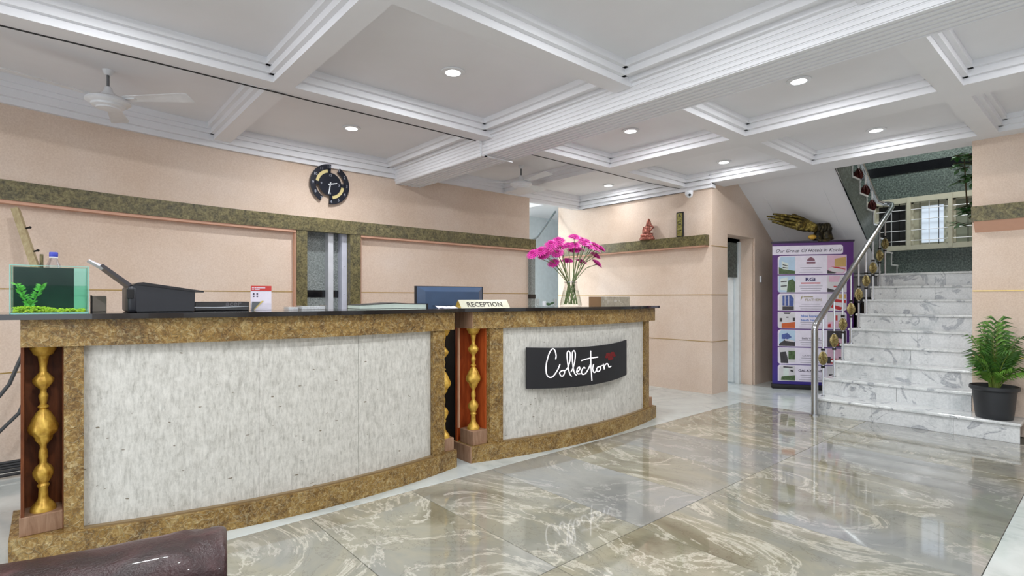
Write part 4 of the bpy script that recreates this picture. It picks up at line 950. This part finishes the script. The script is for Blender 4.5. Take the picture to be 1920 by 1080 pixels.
pic('d', 3, [(GW, full), (DK, [(.3,.04),(.75,.04),(.68,.14),(.36,.14)]), (ORA, [(.2,.7),(1,.6),(1,.97),(.2,.97)]), (DK, [(.08,.38),(.24,.38),(.24,.6),(.08,.6)]), (DK, [(.86,.35),(1,.35),(1,.55),(.86,.55)]), (DK, [(.45,.3),(.62,.3),(.6,.36),(.47,.36)])], *LF)
pic('e', 4, [inset(SKY), (BLU, [(.2,.3),(.55,.2),(.8,.45),(.5,.6),(.2,.55)]), (DK, [(.05,.85),(.4,.6),(1,.72),(1,.98),(.05,.98)]), (GW, [(.4,.55),(.95,.66),(.95,.74),(.4,.66)])], *LF)
pic('f', 5, [(GW, [(.05,.04),(1,.04),(1,.9),(.1,.9)]), (DK, [(.1,.3),(.45,.25),(.55,.6),(.6,.95),(.15,.95)]), (TREE, [(.6,.2),(1,.2),(1,.72),(.6,.72)])], *LF)
pic('g', 6, [inset(GW), (BLD, [(.3,.22),(.62,.18),(.62,.72),(.3,.72)]), (TREE, [(.2,.72),(1,.62),(1,.95),(.15,.95)]), (DK, [(.3,.1),(.85,.12),(.85,.18),(.3,.18)]), (DK, [(.72,.3),(.9,.34),(.9,.44),(.72,.4)])], *LF)
pic('a', 0, [(PNK, full[:2]+[(1,.8),(.85,.98),(.02,.98)]), (TAN, [(.4,.2),(.98,.1),(.98,.62),(.4,.62)]), (GW, [(.05,.7),(.4,.62),(.95,.75),(.8,.95),(.3,.9)]), (DK, [(.02,.8),(.5,.95),(.4,.98),(.02,.98)]), (RD, [(.2,.62),(.6,.64),(.95,.74),(.95,.78),(.4,.68)])], *RT)
pic('b', 1, [(GW, [(.02,.02),(.8,.02),(.98,.2),(.98,.98),(.02,.98)]), (PNK, [(.1,.05),(.7,.05),(.6,.4),(.1,.4)]), (DK, [(.02,.75),(.5,.9),(.4,.98),(.02,.98)]), (RD, [(.35,.62),(.7,.66),(.6,.72),(.35,.7)])], *RT)
pic('c', 2, [(GW, [(.02,.02),(.98,.02),(.98,.8),(.85,.98),(.02,.98)]), (RD, [(.3,.3),(.98,.38),(.98,.55),(.4,.5)]), (RD, [(.2,.6),(.8,.8),(.7,.98),(.2,.8)]), (TAN, [(.6,.04),(.98,.04),(.98,.3),(.6,.3)])], *RT)
pic('d', 3, [(GW, [(.02,.02),(.8,.02),(.98,.2),(.98,.98),(.02,.98)]), (RD, [(.45,.2),(.55,.2),(.55,.5),(.45,.5)]), (PNK, [(.05,.6),(.7,.5),(.6,.9),(.05,.95)]), (RD, [(.05,.72),(.2,.68),(.2,.9),(.05,.9)])], *RT)
pic('e', 4, [(DK, [(.02,.02),(.98,.02),(.98,.8),(.85,.98),(.02,.98)]), (RD, [(.3,.6),(.65,.5),(.6,.9),(.3,.95)]), (PNK, [(.5,.45),(.8,.5),(.8,.8),(.6,.7)])], *RT)
pic('f', 5, [(PNK, [(.02,.02),(.9,.02),(.9,.95),(.02,.98)]), (DK, [(.0,.5),(.2,.5),(.2,.9),(.0,.9)]), (RD, [(.2,.6),(.55,.6),(.5,.9),(.2,.9)]), (DK, [(.6,.5),(.8,.52),(.8,.62),(.6,.62)])], *RT)
pic('g', 6, [(GW, [(.02,.02),(.9,.02),(.9,.95),(.02,.98)]), (DK, [(.1,.5),(.6,.5),(.6,.6),(.1,.6)])], *RT)
NAVY = plain('navy_print', srgb(44,38,96), .5); BLUP = plain('blue_print', srgb(60,110,186), .5); TANP = plain('khaki_print', srgb(150,140,104), .5); MAUVE = plain('mauve_print', srgb(128,84,100), .5)
lg = M()
for a in range(3): lg.prism([(bx(1512+a*2.6), bz(487)), (bx(1514+a*3.2), bz(483-a*1.4)), (bx(1520), bz(479.5+a*1.6)), (bx(1526-a*3.2+.5), bz(483-a*1.4)), (bx(1528-a*2.6), bz(487))][:5], -.0062-.0003*a, -.0055, 'y')
lg.build('roof_logo', MAUVE, bn); M().box(bx(1511.5), bx(1528.5), -.0064, -.0055, bz(492), bz(488.5)).build('small_print', MAUVE, bn)
btext('RGi', 1519, 523.5, .062, NAVY, 0, .002, 1.25)
M().box(bx(1501), bx(1538), -.0062, -.0055, bz(528.5), bz(526.5)).build('small_print', RD, bn)
btext('FEATHERS', 1525, 560, .040, TANP, 0, .0005, 1.1); M().prism([(bx(1500), bz(560)), (bx(1501.5), bz(553)), (bx(1504.5), bz(550)), (bx(1503.5), bz(555))], -.0062, -.0055, 'y').build('feather_logo', TANP, bn)
M().box(bx(1506), bx(1524), -.0062, -.0055, bz(553.5), bz(552)).build('small_print', TANP, bn)
btext('blue haven', 1518, 590, .05, BLUP, 0, .001, 1.0); btext('beach resort', 1518, 597, .042, BLUP, 0, .001, 1.0)
btext('Bella Vista Inn', 1520, 630.5, .038, DARKPR, 0, 0, 1.0)
btext('GRAND VIEW', 1522, 662, .034, GREYPR, 0, 0, 1.1)
btext('GALAXY INN', 1520, 690, .046, DARKPR, 0, .0008, 1.1)

# pedestal + praying hands
pd = thing('pedestal', 'black pedestal hidden behind the purple banner under the hand sculpture', 'pedestal', (7.72, 2.78, 0), ba)
M().bevbox(-.13, .13, -.04, .12, 0, .05, .006).build('foot', BLACKM, pd); M().bevbox(-.09, .09, -.02, .10, .05, 1.92, .006).build('column', BLACKM, pd); M().bevbox(-.14, .14, -.03, .11, 1.92, 1.95, .006).build('top_plate', BLACKM, pd)
bxx = thing('shadow_gap_block', 'black block filling the shadow gap behind the right side of the purple banner', 'shadow_gap_block', (8.16, 2.42, 0))
M().bevbox(8.04, 8.28, 2.19, 2.62, 0, 1.22, .01).build('body', BLACKM, bxx); M().box(8.033, 8.04, 2.22, 2.59, .05, 1.15).build('door', BLACK, bxx)  # block and its front sheet added, standing in for shade in the gap
hd_ = thing('praying_hands', 'black and gold sculpture of two praying hands above the purple banner', 'sculpture', (7.71, 2.655, 1.95), math.radians(-41))
S_ = .000565
def hp_(px, pz, y=0): return ((px-1440)*S_, y, (800-pz)*S_)
hb = M()
def taper(pts, rs, y0, y1, n=12):
    k = len(pts); hb.tube([hp_(p[0], p[1], y0+(y1-y0)*i/(k-1)) for i, p in enumerate(pts)], [r*S_*.70 for r in rs], n)
    for p, r, y in ((pts[0], rs[0], y0), (pts[-1], rs[-1], y1)): hb.ball(hp_(p[0], p[1], y), r*S_*.70)
for sgn, dz in ((-1, 0), (1, -10)):
    yb_ = .036*sgn; yt = .018*sgn
    taper([(1010,255+dz),(780,205+dz),(560,175+dz),(370,150+dz)], [48,45,40,32], yb_, yt)
    taper([(980,330+dz),(700,270+dz),(450,225+dz),(225,205+dz)], [50,45,40,28], yb_*1.15, yt)
    taper([(940,410+dz),(680,345+dz),(450,290+dz),(250,268+dz)], [48,43,38,28], yb_*1.1, yt)
    taper([(900,480+dz),(680,420+dz),(500,370+dz),(345,335+dz)], [44,40,35,27], yb_, yt)
    taper([(1150,330+dz),(1010,250+dz),(900,200+dz),(820,160+dz)], [60,46,38,30], yb_*.7, yb_*.4)
    for (cx, cz, rx, rz) in [(1000,400,170,130),(1120,430,170,125),(1230,450,110,110)]: hb.ball(hp_(cx, cz, yb_*.8), rx*S_, .040, rz*S_)
for (cx, cz, rx, rz) in [(1300,470,90,100)]: hb.ball(hp_(cx, cz), rx*S_, .055, rz*S_)
remesh(hb.build('hands', BRONZE, hd_), .004)
sb = M()
sb.tube([hp_(1330,480), hp_(1420,470), hp_(1530,470), hp_(1650,440)], [100*S_,115*S_,112*S_,105*S_], 16)
for px in (1370, 1440, 1510, 1590): sb.tube([hp_(px, 380, -.05), hp_(px+15, 470, -.068), hp_(px-5, 560, -.05)], [.010,.013,.010], 8)
sb.tube([hp_(1620,450), hp_(1590,560), hp_(1600,680), hp_(1620,770)], [105*S_,110*S_,125*S_,140*S_], 16)
sb.tube([hp_(1480,500), hp_(1400,620), hp_(1380,760)], [90*S_,100*S_,120*S_], 14)
sb.lathe([(.10,0),(.105,.01),(.10,.03)], (.03,0,0), 24)
remesh(sb.build('sleeve', m_antique('dark_bronze', (16,15,12), (48,42,26), (110,98,56), 10), hd_), .007)
M().ball(hp_(1230,690,-.03), .055, .035, .032).build('gold_foot', GOLD, hd_, True)
one(M().bevbox(7.575, 7.60, YL-.022, YL, 1.43, 1.52, .003), 'light_switch', WPLAS, (7.59, YL-.01, 1.43), 'small switch box on the wall edge left of the purple banner', 'switch')

# ---------------------------------------------------------------- potted palm on the first step
PXc, PYc, PZ = 6.175, .745, .17
pt = thing('potted_palm', 'bushy areca palm in a black plastic pot on the first marble step', 'plant', (PXc, PYc, PZ))
M().lathe([(.120,0),(.124,.004),(.130,.05),(.148,.235),(.162,.245),(.168,.25),(.168,.275),(.161,.28),(.155,.27),(.146,.22)], (PXc,PYc,PZ), 40).build('pot', plain('black_pot_plastic', srgb(40,42,46), .45), pt, True)
M().lathe([(0,.235),(.08,.24),(.147,.233)], (PXc,PYc,PZ), 24).build('soil', plain('brown_soil', srgb(64,46,32), .9, 0, 0, .4, 60, .5), pt)
PALM = [plain('palm_leaf_green', srgb(96,140,52), .4, 0, .1, .35, 14), plain('palm_leaf_dark', srgb(64,106,42), .4, 0, .1, .35, 14)]
PSTEM = plain('palm_stem', srgb(120,140,58), .45)
random.seed(21)
for i in range(26):
    a = 2*PI*i/26*3.0+random.uniform(-.3,.3); reach = random.uniform(.08, .19) if i > 5 else random.uniform(.02,.06); H = random.uniform(.20, .54) if i > 5 else random.uniform(.56, .66)
    if math.cos(a) > 0: reach *= .55
    b0 = Vector((PXc+.03*math.cos(a), PYc+.03*math.sin(a), PZ+.23)); d = Vector((math.cos(a), math.sin(a), 0))
    def pos(t): return b0 + d*reach*(t**1.7) + Vector((0,0,H*(t-.30*t**3*(reach/.2))))
    pts = [pos(t/10) for t in range(11)]
    fr__ = M().tube(pts, [.006-.0045*t/10 for t in range(11)], 6).build('frond', PSTEM, pt, True)
    lv = M()
    for k in range(10):
        t = .30+.70*k/9; p = pos(t); tg = (pos(min(1, t+.03))-pos(t-.03)).normalized(); side = tg.cross(Vector((0,0,1)));
        if side.length < .2: side = Vector((-d.y, d.x, 0))
        side.normalize(); L = .215*(1-.35*abs(t-.6)/.4)*random.uniform(.85,1.1)
        for sg_ in (-1, 1):
            dr2 = (side*sg_*.8+tg*.8).normalized(); wn_ = tg.cross(dr2).normalized(); e = dr2.cross(wn_).normalized()*.0115
            p1 = p+dr2*L*.5+Vector((0,0,-.004)); p2 = p+dr2*L+Vector((0,0,-.085*L/.18))
            if max(p1.x, p2.x) > XP-.01: p2.x = min(p2.x, XP-.012); p1.x = min(p1.x, XP-.012)
            lv.add([p, p1+e, p2, p1-e, p1+wn_*.003], [(0,4,1),(1,4,2),(3,2,4),(0,3,4)])
    lv.build('leaflets', PALM[i % 2], fr__)
# tree in pot on the landing behind the pillar
tp_ = thing('potted_tree', 'leafy indoor tree on the landing partly behind the pillar', 'plant', (8.35, 1.16, 1.53))
TX, TY = 8.55, 1.09
M().lathe([(.10,0),(.14,.22),(.15,.24),(.135,.24),(.125,.2)], (TX,TY,1.53), 24).build('pot', plain('black_pot_plastic', srgb(40,42,46), .45), tp_, True)
tk = M().tube([(TX,TY,1.7),(TX+.01,TY+.05,2.0),(TX-.02,TY+.19,2.35),(TX,TY+.22,2.95)], [.014,.012,.009,.005], 8)
random.seed(4); lv = M()
for i in range(34):
    z = random.uniform(2.08, 2.98); a = random.uniform(0, 2*PI); q0 = Vector((TX, TY+.17, z)); q1 = q0+Vector((math.cos(a)*.13, math.sin(a)*.15, random.uniform(-.02,.08)))
    tk.tube([q0, q1], .004, 5)
    for j in range(8):
        t = .35+.65*j/7; p = q0.lerp(q1, t); b2 = random.uniform(0, 2*PI); L = random.uniform(.09,.13); dd_ = Vector((math.cos(b2), math.sin(b2), random.uniform(-.6,.1))).normalized()
        s2 = dd_.cross(Vector((0,0,1))).normalized()*.028; lv.add([p, p+dd_*L*.5+s2, p+dd_*L, p+dd_*L*.5-s2], [(0,1,2,3)])
tk.build('trunk', plain('thin_bark', srgb(84,70,48), .7), tp_, True)
lo = lv.build('leaves', plain('dark_green_leaves', srgb(62,112,54), .4, 0, 0, .3, 20), tp_); lo['kind'] = 'stuff'

# ---------------------------------------------------------------- leather armchair
ar = thing('armchair', 'dark brown glossy leather armchair, its arm at the bottom left', 'armchair', (.365, 1.60, 0), math.radians(-12.5))
def arm_mesh(ya, yb, ztop=.62):
    cy = (ya+yb)/2; hw = abs(yb-ya)/2; m = M(); n = 32; secs = []
    xs = [-.95+.02*i for i in range(46)]+[-.035,-.02,-.01,-.003,0]
    for x in xs:
        k = 1.0 if x < -.05 else math.sqrt(max(.0, 1-((x+.05)/.05)**2))*.14+.86
        wr_ = 1+.018*math.sin(60*x+1)*math.exp((x+.02)/.12)
        for j in range(n):
            a = 2*PI*j/n; ca_, sa_ = math.cos(a), math.sin(a); e = .62
            yy = math.copysign(abs(ca_)**e, ca_)*hw*k*wr_; zz = math.copysign(abs(sa_)**e, sa_)*.15*k*wr_
            zz += .010*math.exp(-((x+.04-.05*math.sin(a*3))/.018)**2)*(-1)
            m.v.append((x, cy+yy, ztop-.15+zz + .004*math.sin(9*x+a)))
    for i in range(len(xs)-1):
        for j in range(n): m.f.append((i*n+j, i*n+(j+1) % n, (i+1)*n+(j+1) % n, (i+1)*n+j))
    m.f.append(tuple(range((len(xs)-1)*n, len(xs)*n))); m.f.append(tuple(range(n))[::-1]); return m
o = arm_mesh(-.27, 0).build('armrest', LEATHER, ar, True); arm_mesh(-1.08, -.82).build('armrest', LEATHER, ar, True)
M().bevbox(-.93, -.012, -.255, -.015, .10, .46, .03).build('arm_panel', LEATHER, ar, True); M().bevbox(-.93, -.012, -1.065, -.835, .10, .46, .03).build('arm_panel', LEATHER, ar, True)
M().bevbox(-.80, .0, -.835, -.255, .26, .43, .05).build('seat_cushion', LEATHER, ar, True)
M().bevbox(-.90, -.03, -.83, -.26, .10, .27, .02).build('seat_frame', LEATHER, ar, True)
M().bevbox(-1.02, -.80, -.83, -.26, .12, .86, .06).build('backrest', LEATHER, ar, True)
for (x, y) in ((-.06,-.06), (-.06,-1.02), (-.9,-.06), (-.9,-1.02)): M().lathe([(.018,0),(.026,.10)], (x,y,0), 14).build('leg', WOODBR, ar, True)
